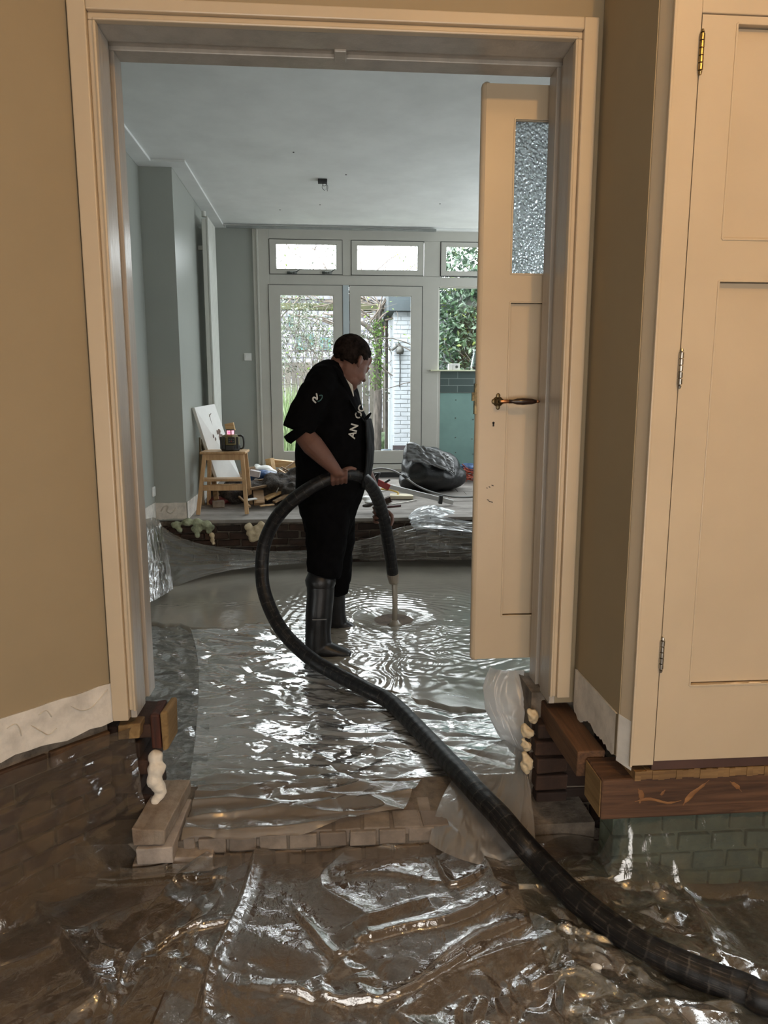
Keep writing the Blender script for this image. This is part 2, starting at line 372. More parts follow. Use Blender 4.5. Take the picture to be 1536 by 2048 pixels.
# ---- built-in cupboard on the right
CY = 1.83
cup = thing('built_in_cupboard', (1.1, CY, 0), 'cream painted built-in cupboard with panelled door at the right edge', 'cupboard')
b = MB()
b.prism([(.842, 1.884), (.859, CY), (.927, CY), (.927, 1.862), (.845, 1.885)], 'z', .0, 2.95)
b.box(.927, 1.9, CY, 1.862, 1.992, 2.95); b.box(1.62, 1.9, CY, 1.862, 0, 1.992)
b.box(.845, 1.9, 2.20, 2.262, 0, 2.95); b.box(1.8, 1.9, 1.862, 2.2, 0, 2.95)
b.build('carcass', M['trim'], cup, bevel=.003)
b = MB(); b.box(.853, .8605, 1.822, CY + .002, 0.0, 2.95); b.build('corner_bead', M['trim'], cup, bevel=.002)
def panel_door(b, x0, x1, z0, z1, y, th, holes, dep=.013):
    """a framed slab with sunk panels: stiles and rails built round the holes"""
    xs = sorted({x0, x1} | {h[0] for h in holes} | {h[1] for h in holes}); zs = sorted({z0, z1} | {h[2] for h in holes} | {h[3] for h in holes})
    V = {}
    def v(x, z, yy):
        k = (round(x, 5), round(z, 5), round(yy, 5))
        if k not in V: V[k] = b.bm.verts.new((x, yy, z))
        return V[k]
    def inh(xm, zm): return any(h[0] < xm < h[1] and h[2] < zm < h[3] for h in holes)
    for i in range(len(xs) - 1):
        for j in range(len(zs) - 1):
            if not inh((xs[i] + xs[i + 1]) / 2, (zs[j] + zs[j + 1]) / 2):
                for yy in (y, y + th): b.bm.faces.new((v(xs[i], zs[j], yy), v(xs[i + 1], zs[j], yy), v(xs[i + 1], zs[j + 1], yy), v(xs[i], zs[j + 1], yy)))
    def rim(a0, a1, c0, c1, inset=0):
        for (p, q) in (((a0, c0), (a1, c0)), ((a1, c0), (a1, c1)), ((a1, c1), (a0, c1)), ((a0, c1), (a0, c0))):
            n1 = V.get((round(p[0], 5), round(p[1], 5), round(y, 5)))
            b.bm.faces.new([b.bm.verts.new((p[0], y, p[1])), b.bm.verts.new((q[0], y, q[1])), b.bm.verts.new((q[0], y + th, q[1])), b.bm.verts.new((p[0], y + th, p[1]))])
    rim(x0, x1, z0, z1)
    for h in holes: rim(*h)
b = MB(); holes = [(1.02, 1.50, 1.462, 1.972), (1.02, 1.50, .240, 1.358)]
panel_door(b, .9295, 1.615, .012, 1.989, CY + .002, .032, holes)
cdoor = b.build('door', M['trim'], cup)
for h in holes:
    b = MB(); e = .003; b.box(h[0] + .0035, h[1] - .0035, CY + .020, CY + .030, h[2] + .0035, h[3] - .0035); b.box(h[0] - .006, h[1] + .006, CY + .0345, CY + .037, h[2] - .006, h[3] + .006)
    # sloped moulding round the panel
    for (pa, pb) in (((h[0], h[2]), (h[1], h[2])), ((h[0], h[3]), (h[1], h[3])), ((h[0], h[2]), (h[0], h[3])), ((h[1], h[2]), (h[1], h[3]))):
        pass
    b.build('panel', M['trim'], cdoor)
    b = MB()
    for (pa, pb) in (((h[0], h[2]), (h[1], h[2])), ((h[0], h[3]), (h[1], h[3])), ((h[0], h[2]), (h[0], h[3])), ((h[1], h[2]), (h[1], h[3]))): b.bar((pa[0], CY + .002, pa[1]), (pb[0], CY + .002, pb[1]), .005, .005)
    b.build('panel_bead', M['trim'], cdoor, bevel=.001)
M['worn'] = mat('worn_edge', (.86, .70, .50), .6)
b = MB(); b.tube([(1.10, CY + .006, .238), (1.16, CY + .005, .240), (1.2, CY + .006, .239)], [.002, .005, .002], 6); b.tube([(1.205, CY + .006, .24), (1.235, CY + .005, .241)], [.005, .003], 6); b.build('worn_patch', M['worn'], cdoor, smooth=True)
M['nickel'] = mat('worn_nickel', (.42, .40, .36), .3, 1., var=.25, sc=20)
M['brass'] = mat('worn_brass', (.30, .22, .10), .35, 1., var=.3, sc=20)
for zc, mm in ((1.9, 'brass'), (1.132, 'nickel'), (.338, 'nickel')):
    b = MB()
    for k in range(5):
        z0 = zc - .042 + k * .017; b.lathe([(.0001, z0), (.0062, z0 + .001), (.0062, z0 + .0155), (.0001, z0 + .0165)], 12, Matrix.Translation((.928, CY - .006, 0)))
    b.lathe([(.0001, zc + .043), (.005, zc + .045), (.003, zc + .052), (.0001, zc + .053)], 12, Matrix.Translation((.928, CY - .006, 0)))
    b.lathe([(.0001, zc - .053), (.003, zc - .052), (.005, zc - .045), (.0001, zc - .043)], 12, Matrix.Translation((.928, CY - .006, 0)))
    h = b.build('hinge', M[mm], cup, smooth=False)
    if mm == 'brass': h['label'] = 'brass hinge'
# bare patch at the foot of the corner post, threshold strip, splintered layer
b = MB(); b.prism([(.8395, 1.888), (.859, 1.826), (.861, 1.829), (.8415, 1.89)], 'z', -.012, .135); struct(b.build('trim_4', mat('white_primer', (.80, .78, .74), .6, var=.08, sc=10)))
b = MB(); b.box(.925, 1.9, 1.836, 1.95, -.018, .0105); struct(b.build('trim_5', mat('dark_sill_board', (.075, .038, .030), .6)))
b = MB(); n = 60
for i in range(n):
    x0 = .875 + i * .018; b.box(x0, x0 + .0182, 1.832 + R(0, .004), 1.96, -.046 + R(-.004, .003), -.018 + R(-.004, .0))
struct(b.build('trim_6', wood('splintered_pine', '6a5034', 'a68558', 'x', 6, .8, .5)))
M['sawn'] = wood('sawn_end', '7a5f3c', '9d8256', 'y', 5, .85, .4)
beam = thing('floor_beam', (1.3, 1.9, -.175), 'thick rough brown timber beam running under the cream cupboard', 'beam')
b = MB(); b.box(.782, 1.95, 1.84, 1.975, -.174, -.047, jit=.001); b.build('timber', M['timber'], beam, bevel=.006)
b = MB(); b.box(.7795, .7835, 1.848, 1.968, -.168, -.053); b.build('sawn_end', M['sawn'], beam)['label'] = 'paler sawn end'
b = MB()
M['scar'] = wood('fresh_split_wood', '7c5434', 'a87a4c', 'x', 5, .7, .3)
for pts, rr in (([(1366, 1610), (1384, 1588), (1402, 1574), (1418, 1560)], [.002, .009, .006, .001]), ([(1270, 1603), (1300, 1598), (1335, 1606), (1362, 1601)], [.001, .005, .004, .001]), ([(1276, 1578), (1283, 1590), (1279, 1606)], [.002, .009, .003]), ([(1460, 1563), (1473, 1572), (1483, 1583)], [.001, .007, .001]), ([(1330, 1580), (1322, 1590)], [.002, .005])):
    w3 = catmull([P(x, y, Y=1.8405) for x, y in pts], 4); nn = len(w3)
    b.tube(w3, [(rr[min(len(rr) - 1, int(i / (nn - 1) * (len(rr) - 1) + .5))] * (1 + .3 * nz(i * .9, len(pts))), .0012) for i in range(nn)], 8, sq=(.3, 0, 1))
b.build('split_scar', M['scar'], beam, smooth=True)['label'] = 'pale split scars'
b = MB(); b.box(.757, .845, 1.98, 2.52, -.115, -.03, jit=.002); tag(b.build('floor_joist', M['timbery'], bevel=.005), 'brown timber joist from beam end back to the right door casing', 'joist')

# ---- brick foundations
def bricks(b, x0, x1, z0, z1, yf, dep, bl=.21, bh=.052, gap=.011, jit=.0035, alongy=False, holes=0):
    z = z0; r = 0
    while z + bh <= z1 + .012:
        x = x0 - (r % 2) * bl / 2
        while x < x1:
            a, c = max(x, x0), min(x + bl - gap, x1)
            if c - a > .03 and R(0, 1) > holes:
                dy = R(-jit, jit) * 1.5
                if alongy: b.box(yf + dy, yf + dep, a, c, z, z + bh - gap, jit=jit * .6)
                else: b.box(a, c, yf + dy, yf + dep, z, z + bh - gap, jit=jit * .6)
            x += bl
        z += bh; r += 1
b = MB(); bricks(b, -.50, .345, -.62, -.375, 2.155, .1, bl=.1, bh=.062); b2 = MB(); b2.box(-.9, .9, 2.165, 2.50, -.7, -.395)
bricks(b, -.60, .345, -.445, -.385, 2.262, .1, bl=.1, bh=.062)
for k in range(9): b.box(-.50 + k * .1, -.41 + k * .1, 2.165, 2.255, -.43, -.377 + R(-.003, .003), jit=.003)
struct(b.build('wall_threshold', M['brickpale'], bevel=.004)); struct(b2.build('floor_threshold', M['mortar']))
# pier under the left jamb with stepped loose bricks
b = MB(); bricks(b, -.86, -.625, -.62, -.03, 2.30, .2, bl=.14, bh=.065, jit=.007); struct(b.build('wall_pier_left', M['brickdark'], bevel=.006))
def brick(name, c, s, rz, m, label, grp=None):
    b = MB(); b.box(-s[0] / 2, s[0] / 2, -s[1] / 2, s[1] / 2, 0, s[2], jit=.003)
    for e in b.bm.edges[:]: pass
    bmesh.ops.subdivide_edges(b.bm, edges=b.bm.edges[:], cuts=5, use_grid_fill=True)
    for v in b.bm.verts: v.co += Vector((nz(v.co.x * 60, v.co.y * 60, v.co.z * 60), nz(v.co.y * 50, v.co.x * 50, 3), nz(v.co.z * 60, v.co.x * 60, 9))) * .003
    b.bm.transform(Matrix.Translation(c) @ Matrix.Rotation(rz, 4, 'Z'))
    return tag(b.build(name, m, bevel=.004), label, 'brick', grp)
M['brickA'] = mat('mortared_brick', (.30, .25, .20), .9, var=.3, sc=12, bump=.7, bsc=40, bd=.006, col2=(.17, .12, .085))
M['brickB'] = mat('pale_brick', (.40, .35, .31), .9, var=.2, sc=10, bump=.5, bsc=40, bd=.005)
brick('brick', (-.585, 2.255, -.365), (.105, .30, .055), -.08, M['brickA'], 'top sand-dusted brick of the small stack below the left casing')
brick('brick', (-.575, 2.235, -.425), (.115, .28, .055), -.03, M['brickB'], 'pale brick second in the stack below the left casing')
brick('brick', (-.465, 2.195, -.475), (.13, .16, .055), .02, M['brickB'], 'low pale brick to the right of the left brick stack')
brick('brick', (-.605, 2.21, -.485), (.10, .2, .055), 0, M['brickA'], 'brown brick at the bottom of the left stack')
# brick wall below the angled left wall
b = MB(); b.box(0, 3.4, .035, .2, -.8, .0); o = b.bm
Mx = Matrix(((D.x, -Nn.x, 0, A0.x), (D.y, -Nn.y, 0, A0.y), (0, 0, 1, 0), (0, 0, 0, 1)))
b.bm.transform(Mx); struct(b.build('wall_mortar_left', M['mortar']))
b = MB(); bricks(b, 0.0, 3.3, -.62, -.03, .015, .1, bl=.21, bh=.065, jit=.005); b.bm.transform(Mx); struct(b.build('wall_foundation_left', M['bricks'], bevel=.005))
# right hand side: dark pier and green-stained wall below the beam
b = MB(); bricks(b, .735, .99, -.62, -.13, 2.31, .15, bl=.21, bh=.067, jit=.008); bricks(b, 2.30, 2.55, -.62, -.06, .725, .12, bl=.12, bh=.067, jit=.006, alongy=True)
struct(b.build('wall_pier_right', M['brickdark'], bevel=.006))
b = MB(); b.box(.72, 3.2, 2.36, 2.55, -.8, -.0); b.box(.77, .95, 2.33, 2.5, -.7, -.02); struct(b.build('wall_mortar_right', M['mortar']))
b = MB(); bricks(b, .90, 2.9, -.70, -.175, 2.02, .1, bl=.115, bh=.07, jit=.004); b.box(.91, 2.9, 2.035, 2.15, -.8, -.19)
struct(b.build('wall_foundation_right', M['brickgreen'], bevel=.004))
# blocks of wood and foam at the jamb feet
b = MB(); b.box(-.625, -.595, 2.30, 2.42, -.135, -.01, jit=.006); bt = b.build('timber_block', wood('reddish_old_timber', '2b1108', '5a2a16', 'z', 5, .7, .5), bevel=.006)
tag(bt, 'dark red-brown wood block standing at the foot of left jamb', 'wood block')
b = MB(); b.box(-.586, -.562, 2.29, 2.43, -.14, .0, jit=.006); bp = b.build('timber_block', M['sawn'], bevel=.008); tag(bp, 'paler upright wood block beside the dark red-brown one', 'wood block')
b = MB(); b.box(-.722, -.648, 2.262, 2.33, -.075, -.025, jit=.004); tag(b.build('timber_block', M['sawn'], bevel=.004), 'small light pine block under the left door casing', 'wood block')
def foam(name, pts, m, label, vox=.005, nsc=60, amp=.006, cat='foam'):
    b = MB()
    for (c, r) in pts:
        c = Vector(c)
        for v in b.ell(c, r if isinstance(r, tuple) else (r, r, r), seg=14, rg=10):
            v.co += (v.co - c).normalized() * nz(v.co.x * nsc, v.co.y * nsc, v.co.z * nsc) * amp
    o = b.build(name, m, smooth=True); remesh(o, vox, 2); return tag(o, label, cat)
foam('foam_blob', [((-.612, 2.30, -.165), .026), ((-.607, 2.285, -.20), .03), ((-.615, 2.275, -.235), .026), ((-.6, 2.275, -.26), .024), ((-.598, 2.27, -.288), .018), ((-.612, 2.262, -.305), .015), ((-.588, 2.27, -.275), .014)], mat('white_foam', (.80, .74, .64), .7, var=.1, sc=20, bump=.5, bsc=40, bd=.006), 'white lumpy foam run below the wood blocks at left jamb')
rf = [((1066, 1433), .021, 'rounded yellowish foam lump, topmost beside the right brick pier'), ((1054, 1464), .021, 'cream foam ball just under the topmost lump, right pier'), ((1052, 1490), .016, 'small foam lump, third from top along right pier'), ((1054, 1528), .02, 'longest bottom foam lump on the right brick pier')]
for i, ((px, py), r, lb) in enumerate(rf):
    c = P(px, py, Y=2.31); foam('foam_blob', [(c, (r, r, r * (1.15 if i != 3 else 1.9))), (c + Vector((.009, .01, -.014)), r * .8), (c + Vector((-.008, .0, .016 if i != 3 else .03)), r * .7)], M['foam'], lb, .004, 70, .012)

# ---- ground of the front room
def zg(x, y): return -.452 - .06 * sstep(.7, 1.3, x) + nz(x * 1.3, y * 1.3, 4) * .018 + nz(x * 5, y * 5, 8) * .006
b = MB(); b.grid(lambda u, v: Vector((-3.3 + 6.5 * u, -1.8 + 4.2 * v, zg(-3.3 + 6.5 * u, -1.8 + 4.2 * v) - .035 + nz(u * 90, v * 90, 2) * .004)), 150, 150)
struct(b.build('floor_sand', M['sand'], smooth=True, keep=True))

# ------------------------------------------------------------------ structure: back room
XL, XC, XR, YC, YW = -1.535, -1.266, 3.05, 6.215, 8.25
planewall('floor_pit', XL - .1, XR + .1, 2.45, YC + .2, -.6, -.432, M['sand'])
b = MB(); b.box(XL - .12, XL, 2.50, YC + .1, -.6, 2.95); struct(b.build('wall_back_left', M['backwall']))
b = MB(); b.box(XL - .12, XC, YC, YW + .1, .0, 2.95); struct(b.build('wall_chimney', M['backwall']))
b = MB(); b.box(XR, XR + .12, 2.5, YW + .1, -.6, 2.95); struct(b.build('wall_back_right', M['backwall']))
b = MB(); b.box(XL - .12, XR + .12, 2.49, YW + .1, 2.95, 3.1)
struct(b.build('ceiling_back', M['ceil']))
b = MB()    # flat plaster border round the ceiling
W_ = .135; zt, zb = 2.951, 2.930
b.box(XL, XL + W_, 2.51, YC - W_, zb, zt); b.box(XL, XC + W_, YC - W_, YC, zb, zt); b.box(XC, XC + W_, YC, YW, zb, zt); b.box(XC + W_, XR, YW - .09, YW, zb, zt)
struct(b.build('trim_7', M['ceil'], bevel=.004))
b = MB(); b.box(-1.10, 1.21, 8.125, 8.158, 2.905, 2.929)
cr_ = tag(b.build('curtain_rail', mat('grey_alu', (.30, .32, .31), .4, .4), bevel=.003), 'long grey curtain rail on the ceiling above garden doors', 'curtain rail')
# window wall: left strip, parapet under the third window, right strip
b = MB(); b.box(XC, -.83, YW, YW + .1, 0, 2.95); struct(b.build('wall_window_left', M['backwall']))
b = MB(); b.box(1.262, XR, YW + .022, YW + .1, 0, 1.36); b.box(2.8, XR, YW, YW + .1, 0, 2.95); struct(b.build('wall_window_right', M['backwall']))
# riser of the old floor with rough brickwork
b = MB(); b.box(XL, XR, YC + .03, YC + .25, -.45, -.012); struct(b.build('wall_mortar_step', M['mortar']))
b = MB(); bricks(b, XL, XR, -.44, -.045, YC + .0, .1, bl=.21, bh=.066, jit=.012, holes=.07)
struct(b.build('wall_step', M['brickdark'], bevel=.008))
b = MB(); n = 13
for i in range(n):
    y0 = YC - .005 + i * (YW + .1 - YC) / n; y1 = y0 + (YW + .1 - YC) / n - .0015
    x = XC
    while x < XR:
        L_ = R(.9, 1.9); za = zf(y0) + R(-.001, .001)
        vs = b.box(x, min(x + L_ - .003, XR), y0, y1, -.03, za)
        for q_ in vs:
            if q_.co.z > -.02: q_.co.z = zf(q_.co.y) + za - zf(y0)
        x += L_
b.box(XC, XR, YC + .01, YW + .1, -.035, -.004)
struct(b.build('floor_boards', M['floor'], bevel=.002, seg=1))
# raw skirting bands
ragged_strip((XL, 5.4, 0), (XL, YC, 0), (1, 0, 0), .03, .165, M['raw'], 'baseboard_back_left', 4, .01)
ragged_strip((XL, YC - .001, 0), (XC, YC - .001, 0), (0, -1, 0), .015, .158, M['raw'], 'baseboard_chimney_front', 6, .006)
ragged_strip((XC, YC, 0), (XC, YW, 0), (1, 0, 0), .005, .165, M['raw'], 'baseboard_chimney_side', 5, .006)
b = MB(); b.tube(catmull([P(x, y, Y=YC - .012) for x, y in [(322, 1022), (328, 1013), (336, 1012), (334, 1022), (342, 1026), (352, 1016)]], 5), .006, 6); struct(b.build('trim_8', M['glue'], smooth=True))

# ---- garden doors and windows
def xw(px): return None
ZT, ZM = 2.915, 2.335
fr = MB()
def fbox(x0, x1, z0, z1, y0=YW - .02, y1=YW + .09): fr.box(x0, x1, y0, y1, z0, z1)
fbox(-.79, -.652, .16, 2.95); fbox(-.652, 2.8, ZT - .095, 2.95); fbox(.158, .27, 2.43, ZT - .09); fbox(-.652, 1.285, ZM - .008, 2.443)
fbox(1.075, 1.262, .20, ZM); fbox(1.09, 1.275, 2.432, ZT - .095); fbox(1.275, 2.8, ZM, 2.432); fbox(2.0, 2.1, 1.385, ZT - .095); fbox(2.7, 2.8, 1.385, ZT)
fbox(-.652, 1.075, .205, .31); 
fr_o = struct(fr.build('window_frame_main', M['frame'], bevel=.004)); fr_o.name = 'trim_9'
b = MB(); b.box(-.832, -.79, YW - .03, YW + .05, .15, ZT + .03); b.box(-.79, -.77, YW - .045, YW, .15, ZT); struct(b.build('trim_10', M['frame'], bevel=.004))
b = MB(); b.box(-.79, 1.262, YW - .015, YW + .1, .10, .205); struct(b.build('trim_11', M['groove']))
def casement(name, x0, x1, z0, z1, gx0, gx1, gz0, gz1, y0=YW - .03, latches=0, handle=None):
    b = MB(); panel_door(b, x0, x1, z0, z1, y0, .05, [(gx0, gx1, gz0, gz1)])
    o = struct(b.build(name, M['frame'], bevel=0))
    b = MB()
    for (pa, pb) in (((gx0, gz0), (gx1, gz0)), ((gx0, gz1), (gx1, gz1)), ((gx0, gz0), (gx0, gz1)), ((gx1, gz0), (gx1, gz1))):
        b.bar((pa[0], y0 + .012, pa[1]), (pb[0], y0 + .012, pb[1]), .014, .014)
    b.build('glazing_bead', M['frame'], o)
    b = MB(); b.box(gx0, gx1, y0 + .025, y0 + .029, gz0, gz1); b.build('glass_pane', M['glass'], o)
    b = MB(); e = .006
    b.box(x0 - e, x0, y0 + .004, y0 + .04, z0, z1); b.box(x1, x1 + e, y0 + .004, y0 + .04, z0, z1); b.box(x0 - e, x1 + e, y0 + .004, y0 + .04, z1, z1 + e); b.box(x0 - e, x1 + e, y0 + .004, y0 + .04, z0 - e, z0)
    b.build('gap', M['groove'], o)
    return o
w1 = casement('window_1', -.645, .160, 2.446, 2.812, -.578, .100, 2.495, 2.770)
w2 = casement('window_2', .268, 1.078, 2.446, 2.812, .325, 1.020, 2.495, 2.770)
w3 = casement('window_3', 1.283, 2.05, 2.446, 2.812, 1.335, 2.0, 2.495, 2.770)
d1 = casement('door_1', -.665, .160, .315, 2.325, -.543, .060, .455, 2.222)
d2 = casement('door_2', .245, 1.068, .315, 2.325, .362, .948, .455, 2.222)
b = MB(); b.box(.166, .236, YW - .036, YW + .03, .315, 2.328); b.build('astragal', mat('blue_grey_paint', (.47, .54, .57), .4, var=.02, bump=0), d1)
b = MB(); b.box(.17, 1.06, YW - .042, YW - .03, .24, .30); struct(b.build('trim_12', M['frame'], bevel=.004))
b = MB(); b.box(1.262, 2.8, YW + .03, YW + .034, 1.385, ZM); w4 = struct(b.build('window_4', M['glass']))
b = MB(); b.box(1.262, 1.28, YW + .02, YW + .05, 1.385, ZM); b.box(1.262, 2.8, YW + .02, YW + .05, ZM - .015, ZM); b.box(2.0, 2.08, YW + .0, YW + .06, 1.385, ZM); b.build('glazing_bead', M['frame'], w4)
M['dkmetal'] = mat('dark_grey_metal', (.12, .13, .12), .4, .7, bump=0)
for px in (585, 655):     # casement stays on the first fanlight
    c = P(px, 545, Y=YW - .05)
    b = MB(); b.box(c.x - .06, c.x + .05, YW - .045, YW - .03, c.z - .012, c.z + .012); b.tube([c + Vector((-.02, .0, 0)), c + Vector((.045, -.01, .008)), c + Vector((.08, -.03, .03))], [.009, .007, .006], 8); b.ell(c + Vector((-.01, 0, 0)), (.016, .012, .016), seg=10, rg=6)
    b.build('latch', M['dkmetal'], w1, smooth=True)
# parapet finish: window board, three rows of grey tiles, green plasterboard
M['tile'] = None
tb = NT('grey_teal_tiles'); tx = tb.N('TexCoord'); mp = tb.N('Mapping'); mp.inputs['Rotation'].default_value = (math.radians(90), 0, 0)
tb.L(tx.outputs['Object'], mp.inputs[0]); br = tb.N('TexBrick'); tb.L(mp.outputs[0], br.inputs['Vector'])
br.inputs['Color1'].default_value = (*hx('42514f'), 1); br.inputs['Color2'].default_value = (*hx('4c5a58'), 1); br.inputs['Mortar'].default_value = (*hx('8f9a96'), 1)
br.inputs['Scale'].default_value = 1; br.inputs['Brick Width'].default_value = .30; br.inputs['Row Height'].default_value = .0815; br.inputs['Mortar Size'].default_value = .0025; br.offset = .35
tb.L(br.outputs[0], tb.p.inputs['Base Color']); tb.p.inputs['Roughness'].default_value = .35
b = MB(); b.box(1.295, 2.9, YW - .012, YW + .02, 1.135, 1.38); struct(b.build('wall_tiles', tb.m))
b = MB(); b.box(1.295, 2.79, YW + .001, YW + .02, .21, 1.13)
bd_ = tag(b.build('plasterboard_panel', mat('green_plasterboard', (.20, .33, .30), .85, var=.06, sc=3, bump=.05), bevel=.001), 'green moisture-resistant plasterboard sheet below the grey wall tiles', 'plasterboard')
for px, py in [(912, 800), (945, 801), (911, 836), (946, 839), (911, 875), (944, 878), (911, 905), (946, 908)]:
    c = P(px, py, Y=YW); b = MB(); b.box(c.x - .006, c.x + .006, YW - .002, YW + .002, c.z - .006, c.z + .006); b.build('screw', M['dkmetal'], bd_)
b = MB(); b.box(1.262, 1.292, YW - .01, YW + .02, .2, 1.383); struct(b.build('trim_13', M['frame']))
b = MB(); b.box(1.17, 2.85, YW - .07, YW + .06, 1.381, 1.395); struct(b.build('trim_14', mat('pale_yellow_board', (.70, .72, .52), .4, var=.04), bevel=.003))
# things on that window board
def P8(px, py, y=YW - .02): return P(px, py, Y=y)
M['white'] = mat('white_gloss', (.78, .78, .76), .4, var=.03, bump=0)
for i, (px0, px1, lb) in enumerate(((897, 904.5, 'narrow white box at the left on the tiled window ledge'), (905, 919, 'square white box with grey dot on window ledge'))):
    a, c = P8(px0, 741), P8(px1, 741); b = MB(); b.box(a.x, c.x, YW - .04, YW + .03, 1.395, 1.395 + .073); bx_ = tag(b.build('small_box', M['white'], bevel=.004), lb, 'box')
    if i == 1: b = MB(); b.lathe([(.0001, 0), (.016, 0), (.016, .002), (.0001, .002)], 16, Matrix.Translation((a.x + .045, YW - .04, 1.43)) @ Matrix.Rotation(math.radians(90), 4, 'X')); b.build('dial', M['dkmetal'], bx_)
a = P8(950, 741); b = MB(); b.lathe([(.0001, 0), (.052, 0), (.055, .04), (.04, .12), (.022, .19), (.022, .21), (.030, .235), (.027, .235), (.018, .205), (.018, .19), (.036, .12), (.05, .04), (.0001, .006)], 24, Matrix.Translation((a.x, YW - .02, 1.396)))
car = tag(b.build('glass_carafe', clearglass('carafe_glass', (.8, .85, .84), .25), smooth=True), 'clear glass carafe with dark liquid on window ledge', 'carafe')
b = MB(); b.lathe([(.0001, .008), (.048, .008), (.048, .04), (.0001, .041)], 20, Matrix.Translation((a.x, YW - .02, 1.396))); b.build('liquid', mat('dark_liquid', (.03, .01, .015), .1, bump=0), car, smooth=True)
a = P8(959, 741); b = MB(); b.lathe([(.0001, 0), (.011, 0), (.011, .06), (.006, .066), (.006, .08), (.0001, .08)], 14, Matrix.Translation((a.x + .015, YW - .03, 1.395))); tag(b.build('small_bottle', mat('navy_plastic', (.02, .02, .08), .3, bump=0), smooth=True), 'small dark blue bottle beside the glass carafe', 'bottle')
# wall switch and socket
def plate(name, c, nrm, s, label):
    t = thing(name, c, label, 'switch' if 'switch' in name else 'socket'); ang = 0 if nrm == 'y' else math.radians(90)
    Mt = Matrix.Translation(c) @ Matrix.Rotation(ang, 4, 'Z')
    b = MB(); b.box(-s / 2, s / 2, -.012, 0, -s / 2, s / 2, M=Mt); b.build('plate', M['white'], t, bevel=.003)
    b = MB(); b.box(-s * .3, s * .3, -.017, -.011, -s * .3, s * .3, M=Mt); b.build('rocker', M['white'], t, bevel=.003)
plate('light_switch', P(496, 714, Y=YW - .001), 'y', .082, 'square white switch plate on green-grey wall left of garden doors')
plate('wall_socket', P(306, 983, X=XL + .001), 'x', .085, 'white socket low on the far left wall')
# vertical radiator
rad = thing('vertical_radiator', (-1.20, 7.15, .2), 'tall narrow white vertical radiator on the left chimney wall', 'radiator')
M['radw'] = mat('radiator_white', (.60, .61, .57), .35, var=.02, bump=0)
RX0, RX1, RY0, RY1 = XC + .062, XC + .125, 7.18, 7.62
b = MB(); b.box(RX0, RX1 - .02, RY0, RY1, .42, 2.77); b.build('body', M['radw'], rad, bevel=.006)
for k in range(6): 
    y0 = RY0 - .002 + k * (RY1 - RY0) / 6; b = MB(); b.box(RX1 - .018, RX1, y0, y0 + (RY1 - RY0) / 6 - .008, .40, 2.79); b.build('fin', M['radw'], rad, bevel=.004)
b = MB(); b.lathe([(.0001, 0), (.02, 0), (.02, .05), (.0001, .05)], 16, Matrix.Translation((RX0 + .02, RY0 + .03, 2.79)) @ Matrix.Rotation(0, 4, 'X')); b.build('valve', M['radw'], rad)
for z0 in (2.5, .8): b = MB(); b.box(XC + .003, RX0, RY0 + .1, RY0 + .14, z0, z0 + .04); b.build('bracket', M['radw'], rad)
# ceiling outlet with loose wires
co_ = thing('ceiling_outlet', P(645, 360, z=2.949), 'small black ceiling outlet with loose dangling wires', 'ceiling outlet')
c = P(645, 360, z=2.948); b = MB(); b.box(c.x - .04, c.x + .04, c.y - .035, c.y + .035, 2.925, 2.949); b.build('block', M['groove'], co_)
b = MB()
for pts in ([(0, 0, -.02), (.01, 0, -.05), (.035, 0, -.04), (.03, 0, -.08)], [(.01, 0, -.02), (-.005, 0, -.06), (.015, 0, -.085)], [(.02, 0, -.02), (.045, 0, -.05), (.04, 0, -.09)]): b.tube(catmull([c + Vector(p) for p in pts], 5), .0022, 6)
b.build('wire', M['groove'], co_, smooth=True)
b = MB()      # old fixing marks on the ceiling
for px, py in [(587, 305), (692, 350), (640, 410), (880, 408), (560, 420)]: b.lathe([(.0001, 0), (.008, 0), (.006, .003), (.0001, .003)], 8, Matrix.Translation(P(px, py, z=2.947)))
struct(b.build('trim_15', M['groove']))
# plaster lumps and foam on the step
foam('plaster_lump', [(P(x, y, Y=YC - .01), (r, .025, r * .8)) for x, y, r in [(352, 1050, .045), (360, 1060, .03), (375, 1044, .05), (395, 1045, .05), (393, 1058, .05), (396, 1070, .03), (412, 1050, .055), (422, 1055, .04), (418, 1062, .03)]], M['foamgreen'], 'greenish lumpy plaster patch on brick step left of stool', .009, 35, .012, 'plaster')
foam('foam_blob', [(P(x, y, Y=YC - .01), (r, .03, r)) for x, y, r in [(498, 1054, .04), (503, 1066, .045), (515, 1058, .045), (523, 1052, .04), (514, 1072, .04), (505, 1076, .04)]], M['foam'], 'large yellowish foam patch on the brick step near the hose', .008, 35, .012)
foam('foam_blob', [(P(x, y, Y=YC - .01), (r, .025, r)) for x, y, r in [(424, 1070, .026), (425, 1080, .022), (427, 1087, .016)]], M['foam'], 'small pale foam drip on the brick step below green plaster', .008, 35, .008)

